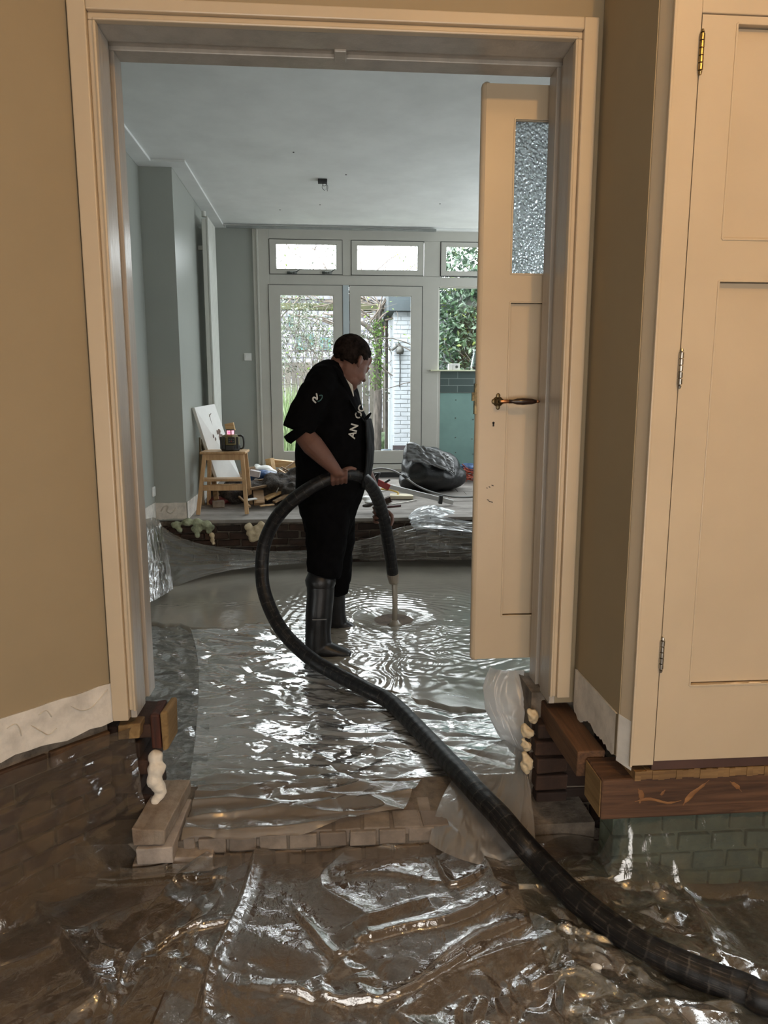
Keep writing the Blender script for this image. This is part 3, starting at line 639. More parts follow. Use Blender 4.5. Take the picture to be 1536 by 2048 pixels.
# ---- wooden panelled door leaf standing in the opening
DX0, DX1, DY, DTH = .543, 1.30, 2.53, .04
dz0, dz1 = P(952, 1318, Y=DY).z, P(975, 166, Y=DY).z
leaf = thing('sliding_door', (.9, DY, dz0), 'cream panelled door leaf with frosted pane, half hidden by right jamb', 'door')
gz0, gz1 = P(1020, 548, Y=DY).z, P(1030, 237, Y=DY).z; pz0, pz1 = P(1003, 1232, Y=DY).z, P(1018, 604, Y=DY).z; gx = P(1030, 235, Y=DY).x
b = MB()
panel_door(b, DX0 + .0, DX1, dz0, dz1, DY, DTH, [(gx, DX1 - .1, gz0, gz1), (gx, DX1 - .1, pz0, pz1)])
for v in b.bm.verts:       # rounded outer corners
    for cz, s in ((dz0, 1), (dz1, -1)):
        pass
b.build('leaf_frame', M['trim'], leaf, bevel=.0)
b = MB(); b.tube([(DX0 + .004, DY + DTH / 2, dz0 + .008), (DX0 + .004, DY + DTH / 2, dz1 - .008)], DTH / 2 - .001, 16); b.build('rounded_edge', M['trim'], leaf, smooth=True)
b = MB(); b.box(gx + .0035, DX1 - .105, DY + .015, DY + .028, pz0 + .0035, pz1 - .0035); b.box(gx - .006, DX1 - .095, DY + .0405, DY + .043, pz0 - .006, pz1 + .006)
for (pa, pb) in (((gx, pz0), (DX1 - .1, pz0)), ((gx, pz1), (DX1 - .1, pz1)), ((gx, pz0), (gx, pz1))): pass
b.build('lower_panel', M['trim'], leaf, bevel=.001)
b = MB()
for (pa, pb) in (((gx, gz0), (DX1 - .1, gz0)), ((gx, gz1), (DX1 - .1, gz1)), ((gx, gz0), (gx, gz1))): b.bar((pa[0], DY + .014, pa[1]), (pb[0], DY + .014, pb[1]), .008, .008)
b.build('glazing_bead', M['trim'], leaf)
g = NT('pebbled_glass'); co = g.coord((1, 1, 1)); v = g.N('TexVoronoi', feature='SMOOTH_F1'); v.inputs['Scale'].default_value = 110; g.L(co, v.inputs['Vector'])
nn = g.bump(v.outputs[0], 1.0, .02); tl = g.N('BsdfTranslucent'); g.L(nn, tl.inputs['Normal']); tl.inputs[0].default_value = (.93, .96, .98, 1)
gl_ = g.N('BsdfGlass'); gl_.inputs['Roughness'].default_value = .10; gl_.inputs['IOR'].default_value = 1.3; g.L(nn, gl_.inputs['Normal']); gl_.inputs['Color'].default_value = (.93, .97, 1, 1)
mx = g.N('MixShader'); mx.inputs[0].default_value = .35; g.L(gl_.outputs[0], mx.inputs[1]); g.L(tl.outputs[0], mx.inputs[2]); g.L(mx.outputs[0], g.out.inputs['Surface'])
b = MB(); b.box(gx - .004, DX1 - .096, DY + .018, DY + .021, gz0 - .004, gz1 + .004); b.build('frosted_pane', g.m, leaf)
for (c0, c1) in ((gz0, gz1), (pz0, pz1)):
    b = MB()
    for (pa, pb) in (((gx, c0), (DX1 - .1, c0)), ((gx, c1), (DX1 - .1, c1)), ((gx, c0), (gx, c1))): b.bar((pa[0], DY, pa[1]), (pb[0], DY, pb[1]), .006, .006)
    b.build('panel_bead', M['trim'], leaf, bevel=.001)
hc = P(996, 803, Y=DY - .002)
M['oldbrass'] = mat('tarnished_brass', (.20, .155, .085), .42, .9, var=.4, sc=60, bump=.5, bsc=120)
b = MB(); Mh = Matrix.Translation((hc.x, DY, hc.z)) @ Matrix.Rotation(math.radians(90), 4, 'X')
prof = [(.0001, 0), (.019, 0), (.019, .002), (.014, .005), (.009, .012), (.008, .03), (.010, .045), (.0001, .048)]
b.lathe(prof, 16, Mh)
for k in range(4):
    a = k * math.pi / 2 + math.pi / 4 + math.pi / 4; b.ell((hc.x + math.cos(a) * .016, DY - .003, hc.z + math.sin(a) * .02), (.008, .003, .010), seg=10, rg=6)
hd = b.build('handle', M['oldbrass'], leaf, smooth=True)
b = MB(); b.lathe([(.0001, 0), (.007, 0), (.0065, .015), (.011, .03), (.0125, .05), (.010, .085), (.006, .10), (.0001, .1005)], 16, Matrix.Translation((hc.x + .03, DY - .04, hc.z)) @ Matrix.Rotation(math.radians(90), 4, 'Y')); b.build('grip', mat('dark_wood_grip', (.025, .012, .008), .25, bump=0), hd, smooth=True)
b = MB(); b.tube([(hc.x, DY - .04, hc.z), (hc.x + .032, DY - .04, hc.z)], [.008, .006], 12); b.lathe([(.0001, 0), (.006, 0), (.004, .012), (.0001, .012)], 12, Matrix.Translation((hc.x + .13, DY - .04, hc.z)) @ Matrix.Rotation(math.radians(90), 4, 'Y')); b.build('ferrule', mat('copper', (.42, .20, .10), .3, .9, bump=0), hd, smooth=True)
kc = P(987, 848, Y=DY - .001); b = MB(); b.lathe([(.0001, 0), (.0045, 0), (.0045, .001), (.0001, .001)], 12, Matrix.Translation((kc.x, DY, kc.z + .004)) @ Matrix.Rotation(math.radians(90), 4, 'X')); b.box(kc.x - .003, kc.x + .003, DY - .001, DY, kc.z - .009, kc.z + .004); b.build('keyhole', M['groove'], leaf)
lp = P(960, 795, Y=DY); b = MB(); b.box(DX0 - .0175, DX0 - .005, DY + .008, DY + .032, lp.z - .06, lp.z + .05); b.box(DX0 - .026, DX0 - .01, DY + .012, DY + .028, lp.z - .012, lp.z + .018); b.build('lock_plate', M['oldbrass'], leaf)
b = MB()
for px, py, l in [(979, 974, .006), (985, 971, .008), (974, 976, .003), (976, 1000, .008), (983, 1004, .010), (979, 1003, .006)]:
    c = P(px, py, Y=DY - .0005); b.bar((c.x - l / 2, DY - .0004, c.z + .0015), (c.x + l / 2, DY - .0004, c.z - .0015), .001, .003)
b.build('scratch', M['groove'], leaf)

# ------------------------------------------------------------------ poured screed
SX, SY = .418, 4.48      # foot of the slurry stream
fy = [(-1.53, 4.66), (-1.3, 4.6), (-1.2, 4.55), (-1.12, 4.50), (-1.0, 4.48), (-.925, 4.40), (-.7, 4.37), (-.52, 4.40), (-.40, 4.34), (-.3, 4.15), (-.19, 3.93), (-.05, 3.72), (.12, 3.52), (.25, 3.33), (.40, 3.2), (.55, 3.09), (.70, 3.04), (1.0, 3.0), (2.0, 2.9), (3.05, 2.9)]
def yfront(x):
    for i in range(len(fy) - 1):
        if fy[i][0] <= x <= fy[i + 1][0]:
            t = (x - fy[i][0]) / (fy[i + 1][0] - fy[i][0]); return fy[i][1] * (1 - t) + fy[i + 1][1] * t + nz(x * 7, 3) * .035 + nz(x * 23, 9) * .012
    return fy[-1][1]
def screed(u, v):
    x = XL + (XR - 1.2 - XL) * u; y0 = yfront(x); y = y0 + (YC + .02 - y0) * (v ** 1.25)
    h = -.400
    d = math.hypot(x - SX, y - SY); a = math.atan2(y - SY, x - SX)
    wd = nz(x * 2.2, y * 2.2, 5) * .13
    act = sstep(1.25, .45, d + wd) * sstep(.22, .38, d)
    act2 = sstep(1.5, .3, math.hypot(x - .25, y - 3.75)) * sstep(3.2, 3.5, y)
    h += act * (.0011 * math.sin((d + wd + a * .02) * 105 + nz(x * 6, y * 6, 2) * 2.5) + .0016 * nz(x * 22, y * 40, 3))
    h += act2 * (.0030 * nz(x * 9 + nz(x * 5, y * 5) * 2, y * 15 + nz(x * 5, y * 5, 7) * 2, 6) + .0010 * math.sin(nz(x * 3, y * 4, 1) * 34))
    d3 = math.hypot(x + .02, (y - 5.15) * .9); h += sstep(.55, .2, d3) * .0012 * math.sin((d3 + nz(x * 3, y * 3, 9) * .12) * 85 + math.atan2(y - 5.15, x) * 1.0)
    h += sstep(.3, -.5, x) * sstep(.1, .0, abs(y - 4.95 - .08 * nz(x * 3, 1))) * .003 * nz(x * 30, y * 30, 8)
    h += -.055 * math.exp(-(((x - SX) / .19) ** 2 + ((y - SY - .12) / .20) ** 2)) + .010 * math.exp(-((d - .30) / .10) ** 2)
    h += .002 * nz(x * 3, y * 3, 11)
    e = sstep(0, .05, y - y0); h = -.428 + (h + .428) * math.sqrt(e)
    # wakes in front of the boots
    return Vector((x, y, h))
M['screed'] = mat('wet_grey_screed', (.235, .215, .180), .09, var=.06, sc=3, bump=.3, bsc=14, bd=.003, spec=.9)
t = M['screed'].node_tree
b = MB(); b.grid(screed, 420, 520)
tag(b.build('wet_screed', M['screed'], smooth=True, keep=True), 'shiny wet grey floor screed spreading in rings around the worker', 'wet screed', kind='stuff')
# slurry falling out of the hose
NZ = P(786, 1168, Y=4.47)
b = MB(); b.tube([(NZ.x, NZ.y, NZ.z), (SX - .004, SY, -.1), (SX, SY, -.3), (SX, SY, -.425)], [.024, .020, .018, .019], 16, dome=False); b.lathe([(.05, -.431), (.035, -.420), (.022, -.40), (.0001, -.39)], 16, Matrix.Translation((SX, SY, 0)))
tag(b.build('slurry_stream', mat('slurry', (.30, .26, .21), .25, var=.05), smooth=True), 'thick beige slurry stream falling from hose end into the screed', 'slurry', kind='stuff')

# ------------------------------------------------------------------ hose
fl = -.452 + .045
path = [P(*p, Y=y) for p, y in (((786, 1150), 4.47), ((779, 1100), 4.40), ((768, 1040), 4.28), ((752, 990), 4.12), ((728, 958), 3.98), ((700, 948), 3.90), ((670, 953), 3.87), ((630, 970), 3.86), ((583, 1003), 3.88), ((550, 1040), 3.92), ((530, 1083), 3.94), ((524, 1125), 3.93), ((526, 1172), 3.88), ((540, 1217), 3.82), ((562, 1258), 3.74), ((592, 1292), 3.66), ((628, 1322), 3.56))]
path += [P(660, 1341, z=-.345), P(700, 1362, z=-.36), P(742, 1384, z=-.365), P(782, 1405, z=-.37), P(836, 1458, z=-.375), P(878, 1502, z=-.365), P(918, 1545, z=-.335), P(960, 1591, z=-.322), P(999, 1632, z=-.325), P(1040, 1680, z=-.345), P(1081, 1725, z=-.385), P(1163, 1806, z=-.40), P(1272, 1885, z=-.41), P(1380, 1938, z=-.415), P(1489, 1979, z=-.415), P(1560, 2003, z=-.415)]
path.append(path[-1] + Vector((.35, -.08, 0))); path.append(path[-1] + Vector((.5, -.3, 0)))
hp = catmull(path, 14)
t = NT('black_hose_rubber'); co = t.coord((1, 1, 1), 'UV')
wv = t.N('TexWave', wave_type='BANDS', bands_direction='Y'); wv.inputs['Scale'].default_value = 6.2; wv.inputs['Distortion'].default_value = 1.6; t.L(co, wv.inputs['Vector'])
sn = t.noise(1, 5, .75, t.coord((46, 1.6, 1), 'UV')); s2 = t.noise(40, 4, .6, t.coord())
scf = t.math('MULTIPLY', t.ramp(sn, [(.52, (0, 0, 0)), (.64, (1, 1, 1))]), t.ramp(s2, [(.40, (0, 0, 0)), (.6, (1, 1, 1))]))
rg = t.ramp(wv.outputs[0], [(.95, (0, 0, 0)), (1.0, (.7, .7, .7))])
c = t.mix(scf, (.005, .005, .006), (.07, .06, .052)); c = t.mix(t.math('MULTIPLY', rg, t.ramp(s2, [(.42, (0, 0, 0)), (.65, (.5, .5, .5))])), c, (.14, .125, .11)); t.L(c, t.p.inputs['Base Color'])
t.p.inputs['Specular IOR Level'].default_value = .3; t.p.inputs['Roughness'].default_value = .45; t.L(t.bump(t.math('ADD', t.math('MULTIPLY', wv.outputs[0], .6), s2), .45, .003), t.p.inputs['Normal'])
M['rubber'] = t.m
def uvtube(name, pts, r, m, parent=None, n=20, wob=.0):
    bm = bmesh.new(); uvl = bm.loops.layers.uv.new('uv'); rings = []; prev = None; L_ = 0; Ls = []
    for i, p in enumerate(pts):
        tn = (pts[min(i + 1, len(pts) - 1)] - pts[max(i - 1, 0)]).normalized()
        if i: L_ += (p - pts[i - 1]).length
        Ls.append(L_)
        sd = (prev - tn * prev.dot(tn)).normalized() if prev is not None else tn.cross(Vector((.3, 1, .1))).normalized()
        prev = sd; up = tn.cross(sd)
        rings.append([bm.verts.new(p + (sd * math.cos(2 * math.pi * k / n) + up * math.sin(2 * math.pi * k / n)) * (r + wob * nz(L_ * 9, k * .7))) for k in range(n)])
    for i in range(len(rings) - 1):
        for k in range(n):
            f = bm.faces.new((rings[i][k], rings[i][(k + 1) % n], rings[i + 1][(k + 1) % n], rings[i + 1][k])); f.smooth = True
            for lp_, (u, v) in zip(f.loops, ((k / n, Ls[i]), ((k + 1) / n, Ls[i]), ((k + 1) / n, Ls[i + 1]), (k / n, Ls[i + 1]))): lp_[uvl].uv = (u, v)
    bm.faces.new(list(reversed(rings[0]))); bm.faces.new(rings[-1])
    me = bpy.data.meshes.new(name); bm.to_mesh(me); bm.free(); me.materials.append(m)
    o = bpy.data.objects.new(name, me); COL.objects.link(o)
    if parent is not None: o.parent = parent; me.transform(Matrix.Translation(-wpos(parent)))
    return o
hose = thing('pump_hose', P(1000, 1640, z=-.45), 'thick black screed pump hose looping round the worker to bottom right', 'hose')
uvtube('tube', hp, .0385, M['rubber'], hose, 24, .001)
b = MB(); a0, a1 = hp[0], hp[10]; dd = (hp[0] - hp[6]).normalized()
b.tube([hp[2], hp[0], hp[0] + dd * .055], [.0405, .0405, .034], 20, dome=False); b.build('nozzle_sleeve', mat('slurry_coated', (.24, .20, .16), .4, var=.1), hose, smooth=False)['label'] = 'slurry coated hose end'

# ------------------------------------------------------------------ the worker
M['skin'] = mat('skin', (.135, .062, .043), .65, var=.06, sc=14, bump=.15, bsc=90)
M['black'] = mat('black_workwear', (.0028, .0028, .0032), .95, var=.2, sc=20, bump=.4, bsc=30, bd=.006, spec=.06)
M['blackr'] = mat('black_rubber_apron', (.006, .006, .006), .8, var=.2, sc=20, bump=.25, bsc=14, bd=.01, spec=.1)
M['boot'] = mat('black_rubber_boot', (.008, .008, .009), .38, var=.4, sc=12, bump=.2, bsc=14, bd=.006, spec=.4)
man = thing('person', P(650, 1300, z=-.41), 'worker in black shirt, bib trousers and rubber boots, head bowed, holding the thick black hose', 'person')
TY = 4.06
def W(px, py, y): return P(px, py, Y=y)
K = .00287
def rows(b, rw, sq=(1, 0, 0), n=28):
    pts = []; rr = []
    for (py, xl, xr, dep, y) in rw: pts.append(W((xl + xr) / 2, py, y)); rr.append(((xr - xl) / 2 * K, dep))
    b.tube(pts, rr, n, sq=sq)
HM = Matrix.Translation(W(703, 723, TY)) @ Matrix.Rotation(math.radians(38), 4, 'Z') @ Matrix.Rotation(math.radians(30), 4, 'Y') @ Matrix.Scale(1.08, 4)
def head(b):
    E_ = lambda c, r: b.ell(c, r, HM)
    E_((-.012, 0, .035), (.108, .082, .094)); E_((.02, 0, -.02), (.082, .070, .095)); E_((.038, 0, -.075), (.052, .055, .055)); E_((.066, 0, -.108), (.026, .03, .022))
    E_((.05, .034, -.05), (.04, .032, .04)); E_((.05, -.034, -.05), (.04, .032, .04)); E_((.088, 0, .012), (.016, .05, .014)); E_((.075, 0, .05), (.025, .055, .04))
    b.tube([HM @ Vector((.094, 0, .0)), HM @ Vector((.108, 0, -.022)), HM @ Vector((.118, 0, -.038))], [.010, .012, .016], 12); E_((.108, .013, -.04), (.011, .009, .009)); E_((.108, -.013, -.04), (.011, .009, .009))
    E_((.092, 0, -.066), (.013, .024, .007)); E_((.090, 0, -.078), (.013, .021, .008))
    for s in (-1, 1):
        b.tube([HM @ Vector((-.008, s * .079, .016)), HM @ Vector((-.022, s * .093, .008)), HM @ Vector((-.020, s * .092, -.014)), HM @ Vector((-.006, s * .083, -.036))], [.009, .011, .010, .008], 10)
        E_((-.008, s * .083, -.005), (.016, .008, .022))
        E_((.086, s * .031, -.004), (.012, .014, .010))
def hand(b, wrist, palm_c, knuckles, fingers, thumb, pr):
    b.tube([wrist, wrist.lerp(palm_c, .5), palm_c], [(.030, .024), (.036, .022), pr], 14)
    for kn, f in zip(knuckles, fingers): b.tube([palm_c.lerp(kn, .35), kn] + f, [.0125, .0118, .0105, .0098, .0085][:len(f) + 2], 10)
    b.tube(thumb, [.015, .0135, .0115, .009], 10)
b = MB(); head(b)
b.tube([W(684, 722, TY), W(676, 742, TY), W(664, 765, TY), W(655, 800, TY)], [.062, .066, .075, .11], 20)
rows(b, [(765, 620, 695, .15, TY), (800, 606, 716, .175, TY), (870, 600, 733, .17, TY), (940, 600, 728, .165, TY), (1000, 602, 715, .16, TY), (1025, 612, 705, .14, TY)])
b.tube([W(655, 1005, 3.97), W(650, 1100, 3.93), W(638, 1200, 3.90), W(636, 1285, 3.885)], [.10, .075, .05, .04], 16)
b.tube([W(668, 1005, 4.17), W(680, 1100, 4.27), W(676, 1190, 4.34), W(674, 1240, 4.36)], [.09, .06, .03, .028], 16)
# near arm
b.tube([W(640, 775, 3.92), W(622, 820, 3.86), W(606, 868, 3.82)], [.07, .06, .052], 16)
b.tube([W(606, 868, 3.82), W(625, 890, 3.80), W(650, 917, 3.79), W(669, 938, 3.80), W(675, 946, 3.81)], [(.054), (.060), (.047), (.034), (.030)], 16)
hy = 3.81
kn = [W(664 + k * 9.5, 949 - k * 2.2, hy - .004) for k in range(4)]
fg = [[W(664 + k * 9.3, 961 - k * 1.5, hy + .004), W(665 + k * 9, 969 - k * 1.5, hy + .035), W(668 + k * 8, 969 - k * 1.5, hy + .065)] for k in range(4)]
hand(b, W(671, 941, 3.805), W(679, 948, 3.815), kn, fg, [W(684, 944, 3.82), W(693, 938, 3.83), W(702, 936, 3.845), W(711, 938, 3.855)], (.045, .020))
# far arm and its hand round the lower hose
b.tube([W(690, 790, 4.24), W(705, 850, 4.32), W(715, 910, 4.37)], [.065, .055, .05], 16)
b.tube([W(715, 910, 4.37), W(735, 955, 4.36), W(758, 1005, 4.33), W(764, 1018, 4.33)], [.05, .045, .032, .030], 16)
kn = [W(754, 1014 + k * 8.5, 4.325) for k in range(4)]
fg = [[W(747.5, 1015 + k * 9, 4.285), W(749.5, 1017 + k * 9, 4.25), W(756, 1018 + k * 9, 4.235)] for k in range(4)]
hand(b, W(764, 1014, 4.335), W(768, 1028, 4.335), kn, fg, [W(776, 1024, 4.33), W(783.5, 1031, 4.31), W(785, 1042, 4.28), W(783, 1050, 4.25)], (.042, .018))
body = b.build('body', M['skin'], man, smooth=True); remesh(body, .0052, 3, .5)
# hair: a close cropped cap
b = MB()
for v in b.ell((-.014, 0, .038), (.1105, .0845, .0965), HM, 40, 26): pass
HI = HM.inverted(); dl = []
for v in b.bm.verts:
    q = HI @ v.co
    hl = -.04 + .06 * sstep(-.03, .04, q.x) + .055 * sstep(.03, .075, q.x) + .01 * nz(q.x * 30, q.y * 30, 2)
    if q.z < hl: dl.append(v)
    else: v.co = HM @ (q * (1 + .02 * nz(q.x * 60, q.y * 60, q.z * 60)) + Vector((0, 0, 0)))
bmesh.ops.delete(b.bm, geom=dl, context='VERTS')
hair = b.build('hair', mat('short_dark_hair', (.016, .011, .009), .95, var=.5, sc=40, bump=.8, bsc=160, bd=.004, spec=.05), man, smooth=True)
so = hair.modifiers.new('s', 'SOLIDIFY'); so.thickness = .006; so.offset = 0
# shirt
def wrinkle(b, sc, amp):
    for v in b.bm.verts: pass
b = MB()
rows(b, [(748, 648, 686, .085, TY), (757, 626, 697, .165, TY), (775, 610, 706, .20, TY), (800, 603, 718, .215, TY), (835, 596, 732, .21, TY), (870, 592, 739, .21, TY), (910, 590, 742, .205, TY), (950, 589, 738, .20, TY), (985, 591, 728, .19, TY)])
b.tube([W(646, 770, 3.93), W(631, 788, 3.875), W(613, 822, 3.84), W(601, 852, 3.815), W(597, 862, 3.81)], [.072, .088, .088, .085, .084], 22, dome=False)
b.tube([W(662, 752, 4.12), W(680, 775, 4.18), W(692, 800, 4.26), W(700, 850, 4.31)], [.09, .09, .088, .085], 20)
b.tube([W(656, 752, TY - .02), W(648, 765, 3.96), W(640, 780, 3.90)], [.098, .100, .095], 20)
b.tube([W(660, 736, TY + .02), W(670, 748, TY)], [.082, .090], 20, dome=False)
shirt = b.build('shirt', M['black'], man, smooth=True)
remesh(shirt, .008, 5, .5)
tx = bpy.data.textures.new('folds', 'CLOUDS'); tx.noise_scale = .13; tx.noise_depth = 2
dm = shirt.modifiers.new('folds', 'DISPLACE'); dm.texture = tx; dm.strength = .022; dm.texture_coords = 'LOCAL'
# rolled sleeve cuff
b = MB(); b.tube([W(595, 857, 3.813), W(600, 865, 3.811), W(604, 870, 3.811)], [.087, .087, .078], 24, dome=False); b.build('sleeve_cuff', M['black'], man, smooth=True)
# pale undershirt wedge at the throat and collar
b = MB(); b.tube([W(682, 752, 3.985), W(695, 774, 3.955), W(705, 800, 3.94)], [.008, .030, .012], 14); und = b.build('undershirt', mat('pale_undershirt', (.45, .42, .36), .9), man, smooth=True)
und['label'] = 'pale undershirt showing at the throat'
b = MB(); b.tube(catmull([W(657, 726, TY + .03), W(664, 733, 3.965), W(679, 748, 3.93), W(694, 775, 3.915), W(703, 800, 3.93)], 6), [(.020, .010)] * 25, 10, dome=True); b.build('collar', M['black'], man, smooth=True)
# bib trousers
b = MB()
rows(b, [(905, 592, 741, .212, TY), (940, 589, 738, .212, TY), (975, 589, 731, .205, TY), (1000, 593, 720, .195, TY), (1030, 598, 713, .18, TY)])
b.tube([W(650, 1010, 3.98), W(653, 1060, 3.95), W(652, 1100, 3.93), W(648, 1135, 3.92), W(645, 1150, 3.915)], [(.155, .13), (.125, .115), (.11, .10), (.105, .095), (.10, .09)], 22, sq=(1, 0, 0), dome=False)
b.tube([W(668, 1010, 4.14), W(676, 1060, 4.22), W(678, 1100, 4.27), W(676, 1140, 4.31), W(675, 1185, 4.34)], [(.13, .13), (.105, .11), (.09, .09), (.082, .085), (.066, .07)], 22, sq=(1, 0, 0), dome=False)
tro = b.build('bib_trousers', M['black'], man, smooth=True); remesh(tro, .009, 5)
dm = tro.modifiers.new('folds', 'DISPLACE'); dm.texture = tx; dm.strength = .03; dm.texture_coords = 'LOCAL'
b = MB()    # stiff bib / apron hanging off the belly
def bibf(u, v):
    net = [[W(727, 838, 3.93), W(742, 836, 4.02), W(741, 838, 4.16)], [W(735, 880, 3.90), W(752, 880, 4.0), W(749, 880, 4.17)], [W(733, 925, 3.90), W(752, 925, 4.0), W(748, 925, 4.17)], [W(722, 975, 3.92), W(735, 975, 4.02), W(733, 975, 4.15)]]
    p = bez(net, u, v); return p + Vector((.008 * nz(u * 5, v * 5, 3), 0, 0))
b.grid(bibf, 26, 20); o = b.build('bib', M['blackr'], man, smooth=True); m_ = o.modifiers.new('s', 'SOLIDIFY'); m_.thickness = .006
b = MB(); b.tube([W(728, 842, 3.93), W(735, 834, 3.97), W(741, 827, 4.0)], [.008, .010, .006], 8); b.tube([W(700, 800, 3.90), W(712, 822, 3.895), W(728, 842, 3.92)], [(.016, .004)] * 3, 8); b.build('bib_strap', M['black'], man, smooth=True)
# boots
def boot(name, top, pts, toe, lbl=None):
    b = MB(); b.tube(pts[0], pts[1], 22, sq=(1, 0, 0)); b.tube(toe[0], toe[1], 18, sq=(0, 1, 0)); o = b.build(name, M['boot'], man, smooth=True); remesh(o, .007, 4); return o
bt1 = boot('boot', 0, ([W(641, 1163, 3.92), W(641, 1190, 3.91), W(638, 1225, 3.90), W(636, 1262, 3.89), W(637, 1296, 3.885)], [(.082, .075), (.078, .07), (.078, .068), (.074, .058), (.078, .05)]), ([W(628, 1298, 3.885), W(652, 1300, 3.88), W(676, 1305, 3.875), W(693, 1308, 3.87)], [(.045, .058), (.052, .055), (.050, .042), (.042, .030)]))
bt2 = boot('boot', 0, ([W(671, 1166, 4.33), W(672, 1195, 4.35), W(673, 1225, 4.36), W(674, 1245, 4.365)], [(.065, .07), (.060, .062), (.058, .055), (.062, .05)]), ([W(664, 1248, 4.37), W(682, 1249, 4.37), W(696, 1252, 4.37), W(704, 1254, 4.37)], [(.042, .045), (.046, .045), (.042, .032), (.034, .022)]))
b = MB(); b.tube([W(641, 1160, 3.92), W(641, 1168, 3.919)], [(.088, .08), (.086, .079)], 24, sq=(1, 0, 0)); b.build('boot_rim', M['boot'], bt1, smooth=True)
b = MB(); b.box(-.04, .04, -.003, .0, -.003, .003, M=Matrix.Translation(W(639, 1239, 3.825))); b.build('boot_mark', mat('worn_grey_print', (.12, .12, .12), .6), bt1)
# prints: a two-tone mark on the sleeve, letters on the strap and bib
dg = bpy.context.evaluated_depsgraph_get(); dg.update()
def surf(objs, px, py, off=.004):
    best = None; d = ray(px, py).normalized()
    for o_ in objs:
        ev = o_.evaluated_get(dg); mi = wmat(o_).inverted(); ok, loc, nrm, _ = ev.ray_cast(mi @ CAM, d)
        if ok:
            wv_ = wmat(o_) @ loc
            if best is None or (wv_ - CAM).length < (best - CAM).length: best = wv_
    return (best if best is not None else W(px, py, 3.75)) - d * off
def wmat(o_): return Matrix.Translation(wpos(o_))
def stroke(name, pts, wd, m):
    b = MB(); w3 = [surf([shirt, tro], x, y) for x, y in pts]; b.tube(catmull(w3, 4), wd, 8); o_ = b.build(name, m, man, smooth=True); return o_
M['print'] = mat('white_print', (.55, .55, .53), .8, bump=0); M['teal'] = mat('dark_teal_print', (.04, .10, .10), .8, bump=0)
stroke('sleeve_mark', [(631, 805), (626, 800), (627, 795), (631, 796), (634, 799), (634, 793), (633, 788)], .0045, M['print'])
stroke('sleeve_mark', [(639, 791), (644, 791), (644, 796), (640, 801), (636, 803)], .0032, M['teal'])
def letters(txt, px0, py0, px1, py1, size, nm):
    cu = bpy.data.curves.new('t', 'FONT'); cu.body = txt; cu.size = size; cu.extrude = .001; cu.align_x = 'CENTER'; cu.align_y = 'CENTER'; cu.offset = .0012
    to = bpy.data.objects.new('t', cu); COL.objects.link(to); dg2 = bpy.context.evaluated_depsgraph_get(); dg2.update(); me = bpy.data.meshes.new_from_object(to.evaluated_get(dg2)); bpy.data.objects.remove(to)
    a, c = surf([shirt, tro], px0, py0, .016), surf([shirt, tro], px1, py1, .016); c0 = (a + c) / 2
    yfix = min(a.y, c.y); a.y = c.y = c0.y = yfix
    xa = (c - a).normalized(); view = (CAM - c0).normalized(); za = (view - xa * view.dot(xa)).normalized(); ya = za.cross(xa)
    Mt = Matrix(((xa.x, ya.x, za.x, c0.x), (xa.y, ya.y, za.y, c0.y), (xa.z, ya.z, za.z, c0.z), (0, 0, 0, 1)))
    me.transform(Matrix.Translation(-wpos(man)) @ Mt); me.materials.clear(); me.materials.append(M['print']); me.name = nm
    o_ = bpy.data.objects.new(nm, me); COL.objects.link(o_); o_.parent = man
letters('AN', 704, 874, 710, 850, .056, 'lettering'); letters('OC', 716, 833, 723, 815, .050, 'lettering')

# ------------------------------------------------------------------ polythene sheets
M['film_back'] = film('grey_polythene', (.68, .69, .68), .62, .08, (4, 16, 14), .5, .004, 90, fk=3.4)
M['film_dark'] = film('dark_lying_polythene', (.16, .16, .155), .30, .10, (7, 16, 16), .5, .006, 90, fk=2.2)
M['film_front'] = film('clear_polythene', (.37, .32, .275), .33, .07, (9, 9, 9), .45, .007, 70, fk=2.6)
M['film_sand'] = film('thin_brown_polythene', (.20, .165, .13), .20, .07, (9, 9, 9), .45, .007, 70, fk=2.6)
M['film_white'] = film('frosted_polythene', (.85, .86, .87), .9, .3, (6, 6, 6), .15, .003, 50, fk=.9)
M['film_spots'] = film('spotted_polythene', (.72, .76, .80), .78, .22, (6, 6, 6), .3, .008, 50, spots=26)
M['film_step'] = film('dusty_polythene', (.20, .18, .15), .55, .25, (5, 5, 9), .45, .012, 50)
def sheet(name, fn, nu, nv, m, label, cat='plastic sheet'):
    b = MB(); b.grid(fn, nu, nv); return tag(b.build(name, m, smooth=True, keep=True), label, cat)
def zpit(x, y): return -.418
# wrinkles running mostly across the room
def wr_back(x, y):
    a = ridge(x * 1.3 + y * 1.2, y * 4.5 + x * 1.3 + nz(x * 2, y * 2) * .8, 1.3); c = ridge(x * 2.6 - y * 2, y * 11 + x * 2.5, 5.1)
    cr_ = crumple(x + .4 * y, y * 1.8, 4.2, 2., .5)
    return .008 * max(0, a) ** 2 + .0028 * max(0, c) ** 2 + .020 * cr_ + .009 * nz(x * 3 + 2 * y, y * 4.5 - x, 4) + .0035 * crumple(x, y * 1.5, 19, 6.)
def back_film(u, v):
    yb = 4.47; x0 = P(372, 1600 - 340 * v, z=-.41).x + .002 * nz(v * 30, 1); x = x0 + (1.75 - x0) * u
    ya = 2.46 + .03 * nz(x * 5, 7) ; yb_ = min(4.50, yfront(x) + .30)
    y = ya + (yb_ - ya) * v
    return Vector((x, y, -.416 + wr_back(x, y)))
sheet('plastic_sheet', back_film, 330, 420, M['film_back'], 'silvery wrinkled clear plastic sheet covering back room floor before the wet screed')
